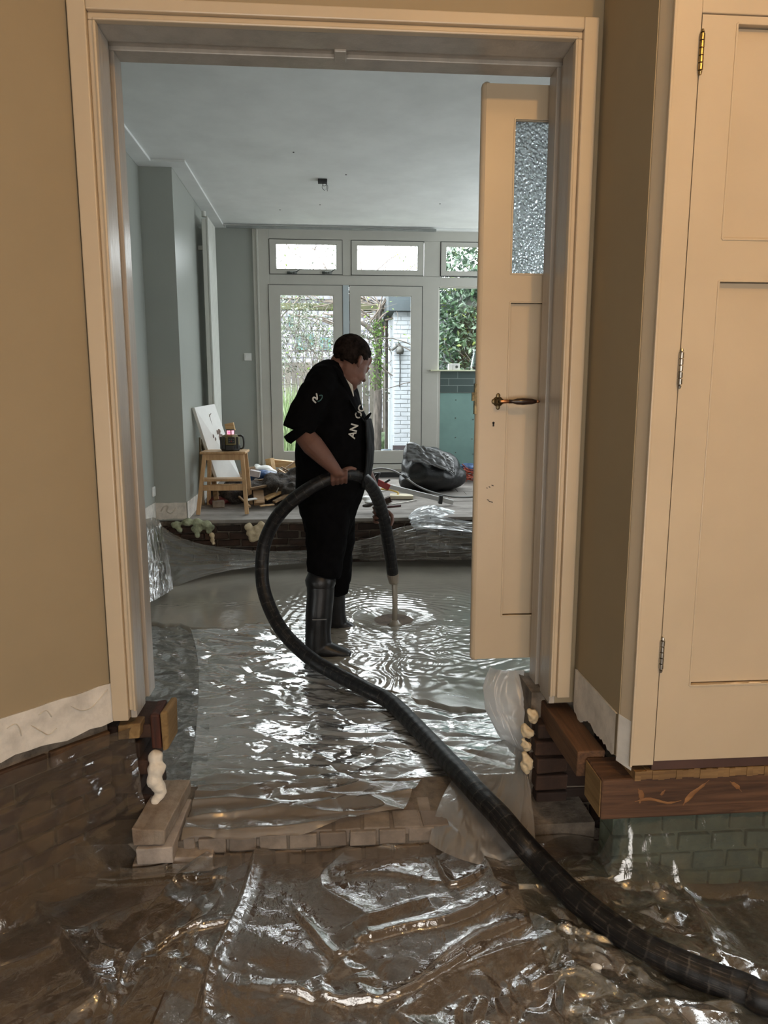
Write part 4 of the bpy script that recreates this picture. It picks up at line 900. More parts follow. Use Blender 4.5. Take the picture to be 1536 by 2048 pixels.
def left_film(u, v):
    y = 2.53 + 2.12 * v; xe = P(372, 1600 - 340 * (y - 2.47) / 1.95, z=-.41).x + .06; x = -1.50 + (xe + 1.50) * u
    return Vector((x, y, -.424 + .9 * wr_back(x * 1.3 + 4, y) + .016 * crumple(x, y, 5, 9) + .30 * sstep(-1.30, -1.5, x)))
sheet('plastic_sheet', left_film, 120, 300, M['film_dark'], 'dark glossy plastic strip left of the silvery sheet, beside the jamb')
# flap of the back sheet over the brick threshold
def thr_film(u, v):
    x = -.50 + .74 * u + .12 * u * v; yb_ = 2.13 + .10 * sstep(.45, 1, u) + .012 * nz(x * 8, 3); y = yb_ + (2.52 - yb_) * v
    z = -.368 - .05 * sstep(.2, .9, 1 - v) * 0 + .022 * max(0, ridge(x * 2, y * 9, 8)) ** 2 + .012 * crumple(x, y, 8, 3) - .055 * sstep(2.42, 2.52, y)
    z -= .02 * sstep(2.165, 2.115, y); return Vector((x, y, z))
sheet('plastic_sheet', thr_film, 160, 110, film('sandy_polythene', (.36, .30, .24), .62, .15, (6, 14, 14), .4, .005, 70), 'translucent plastic flap lying over the brick threshold')
# foreground sheets: a height field with long pulled folds
def seg_d(px, py, a, c):
    vx, vy = c[0] - a[0], c[1] - a[1]; L2 = vx * vx + vy * vy; t = max(0, min(1, ((px - a[0]) * vx + (py - a[1]) * vy) / L2))
    qx, qy = a[0] + vx * t, a[1] + vy * t; s_ = 1 if (vx * (py - a[1]) - vy * (px - a[0])) > 0 else -1
    return math.hypot(px - qx, py - qy), s_, t
FOLDS = []
for pts, h, wd in [([(0, 1750), (90, 1840), (160, 1930), (215, 2010)], .030, .022), ([(50, 1560), (75, 1630), (150, 1728)], .02, .014), ([(90, 1770), (260, 1765), (425, 1768)], .022, .02), ([(60, 1680), (220, 1740), (360, 1745)], .02, .016),
    ([(520, 1680), (500, 1760), (478, 1830), (420, 1960), (405, 2048)], .026, .014), ([(520, 1675), (420, 1720), (330, 1790)], .028, .016), ([(480, 1770), (380, 1830), (270, 1910), (240, 1990)], .024, .015), ([(270, 1935), (370, 1880), (470, 1855)], .02, .014),
    ([(590, 1830), (625, 1880), (665, 1925), (700, 1920)], .022, .012), ([(470, 1990), (640, 2010), (800, 2000), (960, 1900)], .022, .016), ([(690, 1905), (800, 1870), (900, 1850), (1010, 1800)], .024, .015), ([(830, 1990), (900, 1930), (970, 1880), (1050, 1850)], .024, .014),
    ([(870, 1720), (900, 1780), (960, 1760)], .02, .013), ([(560, 1700), (680, 1692), (790, 1702)], .018, .012), ([(870, 1800), (780, 1830), (690, 1870)], .016, .02), ([(250, 1990), (290, 1940), (380, 1960)], .02, .012),
    ([(1160, 1640), (1230, 1650), (1320, 1700)], .018, .012), ([(1260, 1690), (1380, 1800), (1430, 1900)], .02, .018), ([(1340, 1660), (1440, 1740), (1536, 1760)], .02, .02), ([(1100, 1870), (1200, 1895), (1250, 1900)], .018, .014), ([(640, 1770), (760, 1755), (860, 1770)], .010, .03), ([(180, 1860), (200, 1900), (240, 1915)], .018, .01), ([(1040, 1990), (1150, 1960), (1250, 2010)], .016, .02)]:
    w2 = [P(x, y, z=-.45) for x, y in pts]; w2 = catmull(w2, 4); FOLDS.append(([(p.x, p.y) for p in w2], h, wd, (min(p.x for p in w2) - .12, max(p.x for p in w2) + .12, min(p.y for p in w2) - .12, max(p.y for p in w2) + .12)))
def folds(x, y):
    h = 0
    for pl, H, wd, bb in FOLDS:
        if bb[0] < x < bb[1] and bb[2] < y < bb[3]:
            bd_ = 9; bs = 1; bi = 0
            for i in range(len(pl) - 1):
                d, s_, t_ = seg_d(x, y, pl[i], pl[i + 1])
                if d < bd_: bd_, bs, bi = d, s_, i
            e = bi / (len(pl) - 1); taper = min(1, 4 * e + .2, 4 * (1 - e) + .2)
            w_ = wd * (1.6 if bs > 0 else .45)
            h = max(h, H * taper * math.exp(-(bd_ / w_) ** 1.4))
    return h
def front_z(x, y, sd=0.):
    cr1 = crumple(x + sd, y, 4.2, 1 + sd, .5); cr2 = crumple(x, y + sd, 12, 4 + sd, .5); msk = sstep(-.15, .35, nz(x * 1.7, y * 1.7, 3 + sd))
    z = zg(x, y) + .006 + folds(x, y) + .026 * cr1 * (.35 + msk) + .020 * cr2 * msk + .012 * nz(x * 2.4, y * 2.4, 6)
    z += .012 * max(0, ridge(x * 2.1 + y, y * 3.4 - x * 1.3, 2 + sd)) ** 3
    return z
def ffilm(u, v):
    x = -1.75 + 2.85 * u; y = .95 + 1.19 * v
    dl_ = ((x - A0.x) - (y - A0.y)) / math.sqrt(2)
    z = front_z(x, y)
    # climbs the wall foundation on the left
    k = sstep(.20, .02, dl_) * sstep(-.55, -.64, x)
    if dl_ < .02:     # behind the wall line: pull back onto its face
        sh = (.02 - dl_); x += sh * Nn.x; y += sh * Nn.y; k = sstep(-.55, -.64, x - sh * Nn.x)
        z = z + 0
    z = z * (1 - k) + k * (-.03 + .010 * nz(x * 9, y * 9))
    return Vector((x, y, z))
# left and right halves of the front-room film: separate sheets
def edge_left(u, v):
    s = 3.2 * (1 - u); t_ = v      # s runs along the angled wall, t down and out
    base = A0 + D * (s - .06); foot = base + Nn * (.035 + .10 * sstep(.55, 1, t_) + .03 * nz(s * 3, t_ * 2))
    q = base + Nn * (.02 + .14 * t_ ** 2.2 + .012 * crumple(s, t_, 5, 3) + .012 * crumple(s * 1.4, t_ * .8, 6, 9) + .012 * max(0, ridge(s * 4 + t_ * 1.5, t_ * 1.2, 4)) ** 2)
    z = -.035 - (.46) * t_ + .008 * nz(s * 8, 2)
    return Vector((q.x, q.y, max(z, zg(q.x, q.y) + .0)))
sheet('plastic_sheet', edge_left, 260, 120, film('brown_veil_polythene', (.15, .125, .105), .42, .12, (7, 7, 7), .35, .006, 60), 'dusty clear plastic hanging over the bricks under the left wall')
def front1(u, v):
    y = .90 + (2.13 - .90) * v; xr_ = P(505 - 60 * (1 - v) ** 1.0 + 0, 1690 + 360 * (1 - v), z=-.45).x if False else (-.34 + .05 * nz(y * 4, 1) - .12 * sstep(2.0, 1.4, y))
    xl = max(-2.2, A0.x - (A0.y - y) + .10); x = xl + (xr_ - xl) * u
    return Vector((x, y, front_z(x, y, 3.) + .012 * sstep(.85, 1, u)))
sheet('plastic_sheet', front1, 300, 330, M['film_sand'], 'crumpled clear plastic over brown sand at the bottom left')
def front2(u, v):
    y = .90 + (2.155 - .90) * v; xl = -.37 + .05 * nz(y * 3, 2) - .10 * sstep(2.0, 1.4, y); x = xl + (1.12 - xl) * u
    if y > 2.06: y = 2.06 + (y - 2.06) * (.9 if x < .33 else 1)
    return Vector((x, y, front_z(x, y, 0.) + .006))
sheet('plastic_sheet', front2, 420, 330, M['film_front'], 'large crumpled clear plastic sheet over brown sand in the bottom middle')
def front3(u, v):
    x = .56 + 2.3 * u; y = .95 + 1.05 * v if v < .7 else 1.685 + .33 * (v - .7) / .3
    k = sstep(1.86, 2.0, y) * sstep(.84, .93, x)
    z = front_z(x, y, 8.) + .010
    if x < .9 and y > 1.9: z += .012
    return Vector((x, y - .02 * k, z * (1 - k) + k * (-.20 + .012 * nz(x * 8, 3) - .05)))
sheet('plastic_sheet', front3, 330, 260, film('greenish_polythene', (.21, .23, .205), .30, .12, (8, 8, 8), .45, .008, 70), 'clear plastic under the brown beam, rising against green-stained bricks')
# upright bunches at the right jamb
def bunch(name, net, m, nu, nv, label, amp=.02, sc=6., sd=1.):
    def fn(u, v):
        p = bez(net, u, v); e = 4 * u * (1 - u)
        k = amp * (crumple(u * .8, v, sc, sd, .6) + .6 * crumple(u * 1.3 + 5, v * .7, sc * 2.1, sd, .5) + .5 * max(0, ridge(u * 2.6 + sd, v * 1.1, sd)) ** 2)
        return p + Vector((k * .3, -k * .7, k * .35))
    return sheet(name, fn, nu, nv, m, label)
q = lambda x, y, Y: P(x, y, Y=Y)
bunch('plastic_sheet', [[q(978, 1334, 2.66), q(950, 1375, 2.62), q(952, 1430, 2.58), q(1010, 1500, 2.50), q(1042, 1525, 2.44)], [q(1000, 1345, 2.60), q(975, 1385, 2.52), q(985, 1430, 2.50), q(1020, 1480, 2.44), q(1044, 1520, 2.40)], [q(1046, 1340, 2.54), q(1046, 1380, 2.47), q(1044, 1430, 2.43), q(1046, 1470, 2.41), q(1046, 1515, 2.38)]], M['film_white'], 60, 80, 'bunched frosted white plastic standing against the right jamb', .022, 3.4, 4.)
bunch('plastic_sheet', [[q(1005, 1478, 2.50), P(950, 1498, z=-.36), P(905, 1545, z=-.366), P(866, 1600, z=-.370), P(855, 1685, z=-.40)], [q(1010, 1482, 2.46), P(985, 1540, z=-.35), P(950, 1600, z=-.366), P(915, 1660, z=-.368), P(908, 1725, z=-.415)], [q(1040, 1500, 2.38), q(1040, 1560, 2.30), q(1010, 1620, 2.22), q(985, 1680, 2.10), q(990, 1740, 2.02)], [q(1050, 1520, 2.36), q(1058, 1590, 2.26), q(1072, 1640, 2.14), q(1072, 1680, 2.08), q(1066, 1740, 2.0)]], film('milky_polythene', (.52, .49, .46), .50, .12, (7, 7, 7), .3, .005, 60, fk=1.6), 110, 130, 'folded clear plastic falling from right jamb over threshold beside the hose', .017, 3.4, 7.)
# back room: draped dusty sheets in front of the step
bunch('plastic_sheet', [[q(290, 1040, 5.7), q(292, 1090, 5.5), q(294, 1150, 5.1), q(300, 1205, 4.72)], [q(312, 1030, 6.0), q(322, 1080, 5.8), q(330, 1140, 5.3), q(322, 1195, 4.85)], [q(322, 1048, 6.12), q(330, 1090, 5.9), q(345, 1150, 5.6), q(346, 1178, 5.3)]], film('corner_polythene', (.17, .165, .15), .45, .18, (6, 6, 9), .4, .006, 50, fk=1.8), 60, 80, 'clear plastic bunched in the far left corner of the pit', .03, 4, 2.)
bunch('plastic_sheet', [[q(312, 1040, 6.12), q(360, 1100, 6.08), q(430, 1088, 6.08), q(500, 1112, 6.08), q(620, 1112, 6.08), q(720, 1080, 6.10)], [q(325, 1090, 6.0), q(380, 1110, 5.98), q(440, 1120, 5.98), q(510, 1122, 6.0), q(620, 1122, 6.0), q(720, 1108, 6.05)], [q(345, 1176, 5.45), q(390, 1155, 5.62), q(450, 1136, 5.85), q(520, 1130, 5.95), q(620, 1128, 5.98), q(730, 1118, 6.1)]], M['film_step'], 90, 50, 'dusty plastic sagging along foot of the brick step on the left', .03, 4, 6.)
bunch('plastic_sheet', [[q(700, 1085, 6.1), q(760, 1085, 6.1), q(800, 1030, 6.16), q(880, 1040, 6.14), q(960, 1060, 6.14), q(1010, 1040, 6.14)], [q(710, 1110, 6.08), q(770, 1100, 6.05), q(830, 1075, 6.05), q(890, 1085, 6.02), q(960, 1090, 6.02), q(1010, 1090, 6.0)], [q(720, 1122, 6.1), q(780, 1120, 6.06), q(840, 1122, 6.0), q(900, 1122, 5.98), q(960, 1120, 5.98), q(1010, 1120, 5.98)]], M['film_step'], 120, 60, 'dusty crumpled plastic over the brick step on the right', .07, 5, 3.)
bunch('plastic_sheet', [[q(818, 1030, 6.16), q(845, 1000, 6.4), q(870, 1005, 6.5), q(955, 1040, 6.45), q(1010, 1050, 6.45)], [q(812, 1046, 6.12), q(850, 1030, 6.2), q(880, 1030, 6.25), q(950, 1050, 6.2), q(1010, 1060, 6.2)], [q(830, 1062, 6.08), q(860, 1055, 6.05), q(890, 1060, 6.04), q(945, 1068, 6.04), q(1010, 1072, 6.04)]], M['film_spots'], 90, 50, 'bright blue-white plastic with dark spots at the step edge near door leaf', .05, 4, 8.)
b = MB(); c = P(1192, 1948, z=-.44); b.ell(c + Vector((0, 0, .02)), (.013, .009, .007), seg=12, rg=8)
for v in b.bm.verts: v.co += Vector((nz(v.co.x * 90, v.co.y * 90), nz(v.co.y * 90, v.co.z * 90), 0)) * .004
tag(b.build('plaster_crumb', M['white'], smooth=False), 'small white plaster crumb on the clear plastic, lower right', 'crumb')

# ------------------------------------------------------------------ things on the old floor by the garden doors
def zl(y): return zf(y) + .002
# step stool
stl = thing('step_stool', (-.985, 6.55, zl(6.5)), 'small birch two-step stool at the edge of the brick step', 'stool')
z0 = zl(6.45); zt_ = .565
def leg(x, y0_, y1_, xt): 
    b = MB(); b.bar((x, y0_, z0 if y0_ < 6.6 else zl(y0_)), (xt, y1_, zt_), .036, .026, up=Vector((0, 1, 0))); b.build('leg', M['birch'], stl, bevel=.003)
leg(-1.205, 6.40, 6.46, -1.135); leg(-.765, 6.40, 6.46, -.80); leg(-1.18, 6.84, 6.72, -1.135); leg(-.775, 6.84, 6.72, -.80)
b = MB(); b.box(-1.175, -.765, 6.43, 6.76, zt_, zt_ + .022); b.build('seat', M['birch'], stl, bevel=.006)
for y0 in (6.448, 6.715): b = MB(); b.box(-1.125, -.81, y0, y0 + .02, zt_ - .055, zt_); b.build('apron', M['birch'], stl, bevel=.002)
b = MB(); b.box(-1.17, -.785, 6.42, 6.60, .318, .338); b.build('lower_step', M['birch'], stl, bevel=.004)
b = MB(); b.box(-1.18, -.785, 6.418, 6.436, .235, .285); b.build('stretcher', M['birch'], stl, bevel=.002)
b = MB(); b.box(-1.165, -.79, 6.80, 6.815, .20, .25); b.build('stretcher', M['birch'], stl, bevel=.002)
# rotating laser level standing on the stool
lz = zt_ + .023; lc = Vector((-.915, 6.58, lz)); lv = thing('laser_level', lc, 'olive and black rotating laser level with glowing red head on stool', 'laser level')
M['olive'] = mat('olive_plastic', (.16, .13, .045), .5, var=.05, bump=.1); M['blkp'] = mat('black_plastic', (.012, .012, .012), .45, bump=.05)
T_ = Matrix.Translation(lc)
b = MB(); b.lathe([(.0001, 0), (.085, 0), (.092, .012), (.092, .05), (.088, .055), (.0001, .055)], 8, T_ @ Matrix.Rotation(math.radians(22.5), 4, 'Z')); b.build('base', M['blkp'], lv, bevel=.006)
b = MB(); b.lathe([(.0001, .055), (.085, .055), (.086, .12), (.070, .142), (.048, .15), (.0001, .15)], 8, T_ @ Matrix.Rotation(math.radians(22.5), 4, 'Z')); b.build('housing', M['olive'], lv, bevel=.005)
b = MB(); b.box(-.012, .05, -.088, -.078, .07, .128, M=T_); pn = b.build('control_panel', M['blkp'], lv, bevel=.002)
for i, (dx, dz) in enumerate([(0, .015), (.018, .018), (.036, .015), (0, .035), (.018, .035), (.036, .035)]):
    b = MB(); b.box(-.005 + dx, .005 + dx, -.090, -.086, .072 + dz - .004, .072 + dz + .005, M=T_); b.build('button', mat('button_grey', (.09, .10, .10), .5, bump=0) if i != 1 else mat('button_red', (.3, .02, .02), .5, bump=0), pn)
for sx_ in (-.075, -.05, .07): b = MB(); b.box(sx_ - .010, sx_ + .010, -.086, -.070, .02, .13, M=T_); b.build('bumper', M['blkp'], lv, bevel=.004)
b = MB(); b.lathe([(.0001, .15), (.034, .15), (.034, .185), (.0001, .185)], 20, T_); b.build('lantern', mat('lit_lens', (.75, .55, .62), .2, bump=0, emit=((1, .35, .45), 1.2)), lv, smooth=False)
b = MB(); b.ell(lc + Vector((-.006, -.034, .167)), (.010, .006, .010)); b.build('laser_spot', mat('laser_red', (.9, .05, .08), .3, bump=0, emit=((1, .05, .12), 4)), lv, smooth=True)
b = MB(); 
for a in (.3, 1.9, 3.5, 5.0): b.bar(lc + Vector((.038 * math.cos(a), .038 * math.sin(a), .148)), lc + Vector((.034 * math.cos(a), .034 * math.sin(a), .19)), .009, .007)
b.lathe([(.0001, .186), (.04, .186), (.04, .196), (.0001, .196)], 20, T_); b.build('cage', M['blkp'], lv)
b = MB(); b.tube(catmull([lc + Vector(p) for p in ((.06, 0, .135), (.10, 0, .135), (.118, 0, .11), (.118, 0, .04), (.10, 0, .018), (.08, 0, .02))], 6), [(.012, .009)] * 31, 10); b.build('carry_handle', M['blkp'], lv, smooth=True)
b = MB(); b.bar(lc + Vector((-.045, .03, .205)), lc + Vector((.035, .03, .222)), .05, .075); tag(b.build('wood_offcut', M['pine'], bevel=.003), 'small tan wood offcut showing on top of the laser level', 'wood offcut')
# canvas leaning on the wall
cn = thing('canvas_print', P(440, 958, Y=6.95), 'white canvas with a dried flower, leaning behind the stool', 'canvas')
cA, cB = P(389, 815, Y=6.60), P(429, 808, Y=6.95); cD = P(436, 962, Y=6.80); cC = P(481, 955, Y=7.1); up_ = Vector((0, 0, 1))
nn_ = (cB - cA).cross(cD - cA).normalized() * .03
b = MB(); vs = [b.bm.verts.new(p) for p in (cA, cB, cC, cD)] + [b.bm.verts.new(p + (nn_ if nn_.y > 0 else -nn_)) for p in (cA, cB, cC, cD)]
for f in ((0, 1, 2, 3), (7, 6, 5, 4), (0, 4, 5, 1), (1, 5, 6, 2), (2, 6, 7, 3), (3, 7, 4, 0)): b.bm.faces.new([vs[i] for i in f])
b.build('canvas', M['white'], cn)
def cv(u, v): return cA.lerp(cB, u).lerp(cD.lerp(cC, u), v) - (nn_ if nn_.y > 0 else -nn_) * .12
b = MB(); b.tube(catmull([cv(.55, .12), cv(.52, .25), cv(.56, .38), cv(.5, .5), cv(.55, .66), cv(.62, .74)], 5), .004, 6); b.tube([cv(.52, .14), cv(.65, .11)], .004, 6); b.build('stem', mat('grey_stem', (.25, .22, .19), .8), cn, smooth=True)
b = MB()
for du, dv in ((.62, .36), (.72, .35), (.68, .40), (.76, .42), (.62, .44), (.70, .46), (.35, .40), (.40, .44)): b.ell(cv(du, dv), (.022, .008, .024), seg=10, rg=6)
b.build('flower_head', mat('dusty_pink_grey', (.42, .34, .31), .9, var=.3), cn, smooth=True)
b = MB(); b.bar(P(396, 875, Y=6.95), P(404, 1012, Y=6.85), .055, .02, up=Vector((.3, 1, 0))); b.bar(P(401, 880, Y=7.0), P(440, 1002, Y=6.9), .10, .016, up=Vector((1, .3, 0))); tag(b.build('leaning_board', wood('beige_board', '8a785e', 'b5a283', 'z', 5, .7, .2), bevel=.003), 'beige wooden board leaning behind the stool against the chimney', 'board')
b = MB(); b.bar(P(433, 1000, Y=6.75), P(424, 935, Y=6.95), .05, .018, up=Vector((.3, 1, 0))); tag(b.build('leaning_board', M['plank'], bevel=.003), 'short brown board upright behind the stool legs', 'board')
# rubbish heap
def G(px, py): return PF(px, py)
heap_w = mat('dark_rubble', (.05, .038, .03), .9, var=.4, sc=20, bump=.9, bsc=30, bd=.02)
def plank(pa, pb, wd, th, m, label, name='plank', cat='plank', up=Vector((0, 0, 1))):
    b = MB(); b.bar(pa, pb, wd, th, up=up); return tag(b.build(name, M[m] if isinstance(m, str) else m, bevel=.002), label, cat)
pl = [((492, 966, 7.0), (590, 950, 7.2), .05, .025, 'plank', 'long thin plank lying across the rubbish heap beside the stool'),
    ((500, 978, 6.8), (600, 958, 6.95), .05, .02, 'plank', 'thin lower plank in the heap sloping up to the worker'),
    ((528, 998, 6.75), (594, 966, 6.9), .14, .02, 'pine', 'wide pale timber board rising towards the worker at heap front'),
    ((462, 962, 7.1), (501, 936, 7.35), .11, .012, 'plank', 'brown board tilted like a roof behind the stool'),
    ((501, 934, 7.35), (512, 952, 7.3), .11, .012, 'plank', 'short end of the roof-like tilted board'),
    ((541, 925, 7.7), (592, 930, 7.7), .12, .075, 'pine', 'thick pale timber lying before the left garden door'),
    ((538, 950, 7.72), (592, 953, 7.7), .14, .11, 'plank', 'brown timber lying under the thick pale one by the garden door'),
    ((539, 917, 7.62), (544, 948, 7.6), .06, .08, 'pine', 'upright sawn end of pale timber by the left garden door'),
    ((556, 948, 7.4), (592, 922, 7.6), .02, .02, 'plank', 'thin brown batten pointing up beside the worker'),
    ((557, 938, 7.3), (588, 958, 7.25), .03, .012, 'pine', 'thin batten crossing the others, upper'),
    ((560, 952, 7.2), (592, 938, 7.3), .03, .012, 'pine', 'thin batten crossing the others, lower'),
    ((563, 934, 7.45), (592, 950, 7.4), .025, .012, 'plank', 'narrow brown slat in the batten tangle'),
    ((520, 1012, 6.45), (548, 1009, 6.5), .025, .012, 'pine', 'short pale stick on the boards near hose'),
    ((478, 993, 6.6), (500, 1014, 6.45), .02, .015, 'plank', 'brown stick at the foot of the heap right of the stool'),
    ((515, 970, 6.95), (519, 1008, 6.6), .10, .03, 'plank', 'upright brown timber piece in the heap'),
    ((548, 1004, 6.6), (590, 982, 6.75), .05, .02, 'plank', 'short plank at the heap front near hose'),]
for a, c, wd, th, m, lb in pl: plank(P(a[0], a[1], Y=a[2]), P(c[0], c[1], Y=c[2]), wd, th, m, lb)
def lump(name, cs, m, label, cat, vox=.012, amp=.02, nsc=9):
    b = MB()
    for (c, r) in cs:
        for v in b.ell(c, r, seg=24, rg=16):
            d = (v.co - Vector(c)).normalized(); v.co += d * amp * (nz(v.co.x * nsc, v.co.y * nsc, v.co.z * nsc) + .5 * nz(v.co.x * nsc * 2.5, v.co.y * nsc * 2.5, v.co.z * nsc * 2.5))
    o = b.build(name, m, smooth=True); remesh(o, vox, 2); return tag(o, label, cat)
M['blue'] = mat('blue_bag', (.02, .07, .20), .45, var=.3, sc=8, bump=.6, bsc=20, bd=.01)
lump('plastic_bag', [(P(492, 955, Y=7.3), (.09, .10, .07)), (P(530, 950, Y=7.3), (.11, .10, .05)), (P(548, 952, Y=7.3), (.07, .08, .035))], M['blue'], 'blue plastic bag in the rubbish heap right of the stool', 'bag')
lump('crumpled_cloth', [(P(528, 938, Y=7.45), (.11, .10, .035)), (P(540, 943, Y=7.4), (.06, .08, .03)), (P(515, 936, Y=7.45), (.05, .08, .03))], M['white'], 'crumpled white cloth on top of the blue bag', 'cloth', .010, .03, 12)
b = MB(); b.bar(P(500, 945, Y=7.1), P(520, 949, Y=7.1), .1, .06); tag(b.build('carton', mat('pale_carton', (.50, .46, .47), .7), bevel=.003), 'pale cardboard carton lying on the blue bag', 'carton')
lump('rubble_heap', [(P(x, y, Y=Y_), r) for x, y, Y_, r in [(440, 1000, 6.95, (.12, .14, .07)), (470, 985, 7.0, (.15, .2, .12)), (520, 985, 7.0, (.2, .2, .12)), (560, 975, 7.0, (.2, .2, .14)), (585, 985, 6.8, (.12, .15, .1)), (600, 970, 7.1, (.2, .2, .16))]], heap_w, 'dark heap of rubble and rubbish between the stool and worker', 'rubble', .014, .06, 8)['kind'] = 'stuff'
lump('red_bag', [(P(434, 1003, Y=6.85), (.09, .08, .05)), (P(455, 996, Y=6.9), (.08, .08, .05))], mat('dull_red_plastic', (.13, .018, .015), .6, var=.3, sc=15), 'dull red crumpled bag on the floor beneath the stool', 'bag')
b = MB(); b.box(-.055, .055, -.05, .05, 0, .06, M=Matrix.Translation(G(437, 1014)) @ Matrix.Rotation(.2, 4, 'Z')); tag(b.build('brick', M['brickA'], bevel=.004), 'loose brown brick under the step stool', 'brick')
b = MB(); b.bar(P(487, 1001, Y=6.6), P(513, 997, Y=6.65), .06, .012); tag(b.build('white_scrap', M['white'], bevel=.002), 'flat white scrap beside the right stool leg', 'scrap')
b = MB(); b.tube([P(553, 985, Y=6.7), P(557, 976, Y=6.7)], [.008, .004], 8); tag(b.build('metal_bit', M['nickel'], smooth=True), 'small shiny metal piece on the timber in the heap', 'metal piece')
# refuse sack
sk = MB(); sc_ = G(868, 984)
for (c, r) in (((.0, 0, .16), (.34, .26, .17)), ((-.16, 0, .24), (.17, .2, .17)), ((.08, 0, .26), (.22, .2, .15)), ((-.22, .0, .40), (.09, .12, .12)), ((.22, .02, .15), (.14, .2, .13)), ((-.06, .02, .40), (.16, .12, .07)), ((-.24, 0, .12), (.12, .18, .11))):
    for v in sk.ell(sc_ + Vector(c) + Vector((0, .12, 0)), r, seg=48, rg=30): pass
for v in sk.bm.verts: pass
sack = thing('refuse_sack', sc_, 'bulging black refuse sack on the boards before the garden doors', 'sack')
so_ = sk.build('bag', mat('black_polythene', (.016, .016, .017), .36, var=.3, sc=5, bump=.7, bsc=7, bd=.02, spec=.45), sack, smooth=True)
remesh(so_, .016, 8, .5)
t3 = bpy.data.textures.new('sack', 'VORONOI'); t3.noise_scale = .16; t3.distance_metric = 'DISTANCE'; dm = so_.modifiers.new('d', 'DISPLACE'); dm.texture = t3; dm.strength = .04; dm.mid_level = .4
s2_ = so_.modifiers.new('s2', 'SMOOTH'); s2_.iterations = 1
b = MB(); b.grid(lambda u, v: sc_ + Vector((-.30 + .5 * u, -.03 - .10 * v + .02 * crumple(u, v, 5), .50 - .16 * v - .05 * u + .05 * crumple(u * 1.4, v, 4, 2) - .1 * u * u)), 40, 24)
o_ = b.build('torn_flap', mat('grey_torn_plastic', (.10, .10, .10), .2, var=.4, sc=6, bump=.5, bsc=14, bd=.01, spec=.9), sack, smooth=True); o_.modifiers.new('s', 'SOLIDIFY').thickness = .003
# red and blue cable tangle
b = MB(); ca = G(938, 966)
for k in range(46):
    c0 = ca + Vector((R(-.12, .30), R(-.05, .25), R(.01, .18))); a = R(0, 6.3); rr = R(.04, .11)
    b.tube(catmull([c0 + Vector((rr * math.cos(a + q_), rr * .8 * math.sin(a + q_), R(-.04, .04))) for q_ in (0, 1.1, 2.3, 3.4, 4.4)], 3), .0055, 5)
tag(b.build('cable_tangle', mat('orange_red_cable', (.42, .07, .03), .4, var=.2, bump=0), smooth=True), 'orange-red cable tangle on the floor right of the black sack', 'cable', kind='stuff')
lump('plastic_bag', [(ca + Vector((.03, .18, .16)), (.13, .08, .05))], mat('pale_blue_bag', (.10, .18, .36), .4, var=.4, sc=16), 'small blue bag lying among the orange cables', 'bag', .01, .03)
# grey cable arching in front of the sack
b = MB(); b.tube(catmull([P(x, y, Y=Y_) for x, y, Y_ in [(738, 942, 7.3), (760, 937, 7.2), (785, 941, 7.1), (810, 954, 6.95), (835, 972, 6.8), (870, 986, 6.9), (910, 994, 6.9), (955, 993, 6.9), (1000, 985, 6.95)]], 8), .0095, 8)
tag(b.build('grey_cable', mat('grey_cable', (.16, .16, .155), .4, bump=0), smooth=True), 'thick grey cable arching across in front of the black sack', 'cable')
b = MB(); b.tube([P(807, 951, Y=6.97), P(817, 958, Y=6.92)], .018, 10); tag(b.build('cable_clip', M['blkp'], smooth=True), 'black clip gripping the thick grey cable', 'clip')
# clamp: aluminium bar with red head
cl = thing('bar_clamp', G(880, 1000), 'long silver bar clamp with red grip lying before the sack', 'clamp')
a_, c_ = P(778, 973, Y=6.62), G(906, 1011) + Vector((0, 0, .03)); e_ = a_ + (c_ - a_) * 1.0
M['alu'] = mat('brushed_aluminium', (.62, .63, .64), .32, .8, var=.05, bump=0)
b = MB(); b.bar(a_, e_, .03, .045); b.build('bar', M['alu'], cl, bevel=.003)
b = MB(); b.bar(P(753, 963, Y=6.62), P(779, 975, Y=6.61), .05, .06); b.build('grip_body', mat('red_plastic', (.30, .012, .012), .35, bump=0), cl, bevel=.008)
b = MB(); b.bar(P(767, 967, Y=6.60), P(780, 959, Y=6.60), .02, .02); b.build('trigger', M['blkp'], cl, bevel=.004)
b = MB(); b.tube([P(749, 968, Y=6.6), P(753, 955, Y=6.6), P(757, 948, Y=6.6)], [.03, .022, .018], 12); b.lathe([(.0001, 0), (.03, 0), (.03, .008), (.0001, .01)], 14, Matrix.Translation(P(755, 947, Y=6.6))); b.build('clamp_head', M['blkp'], cl, smooth=True)
b = MB(); jc = P(881, 999, Y=6.42); b.bar(jc + Vector((-.005, 0, -.04)), jc + Vector((.005, 0, .04)), .06, .035); b.build('jaw', M['blkp'], cl, bevel=.006)
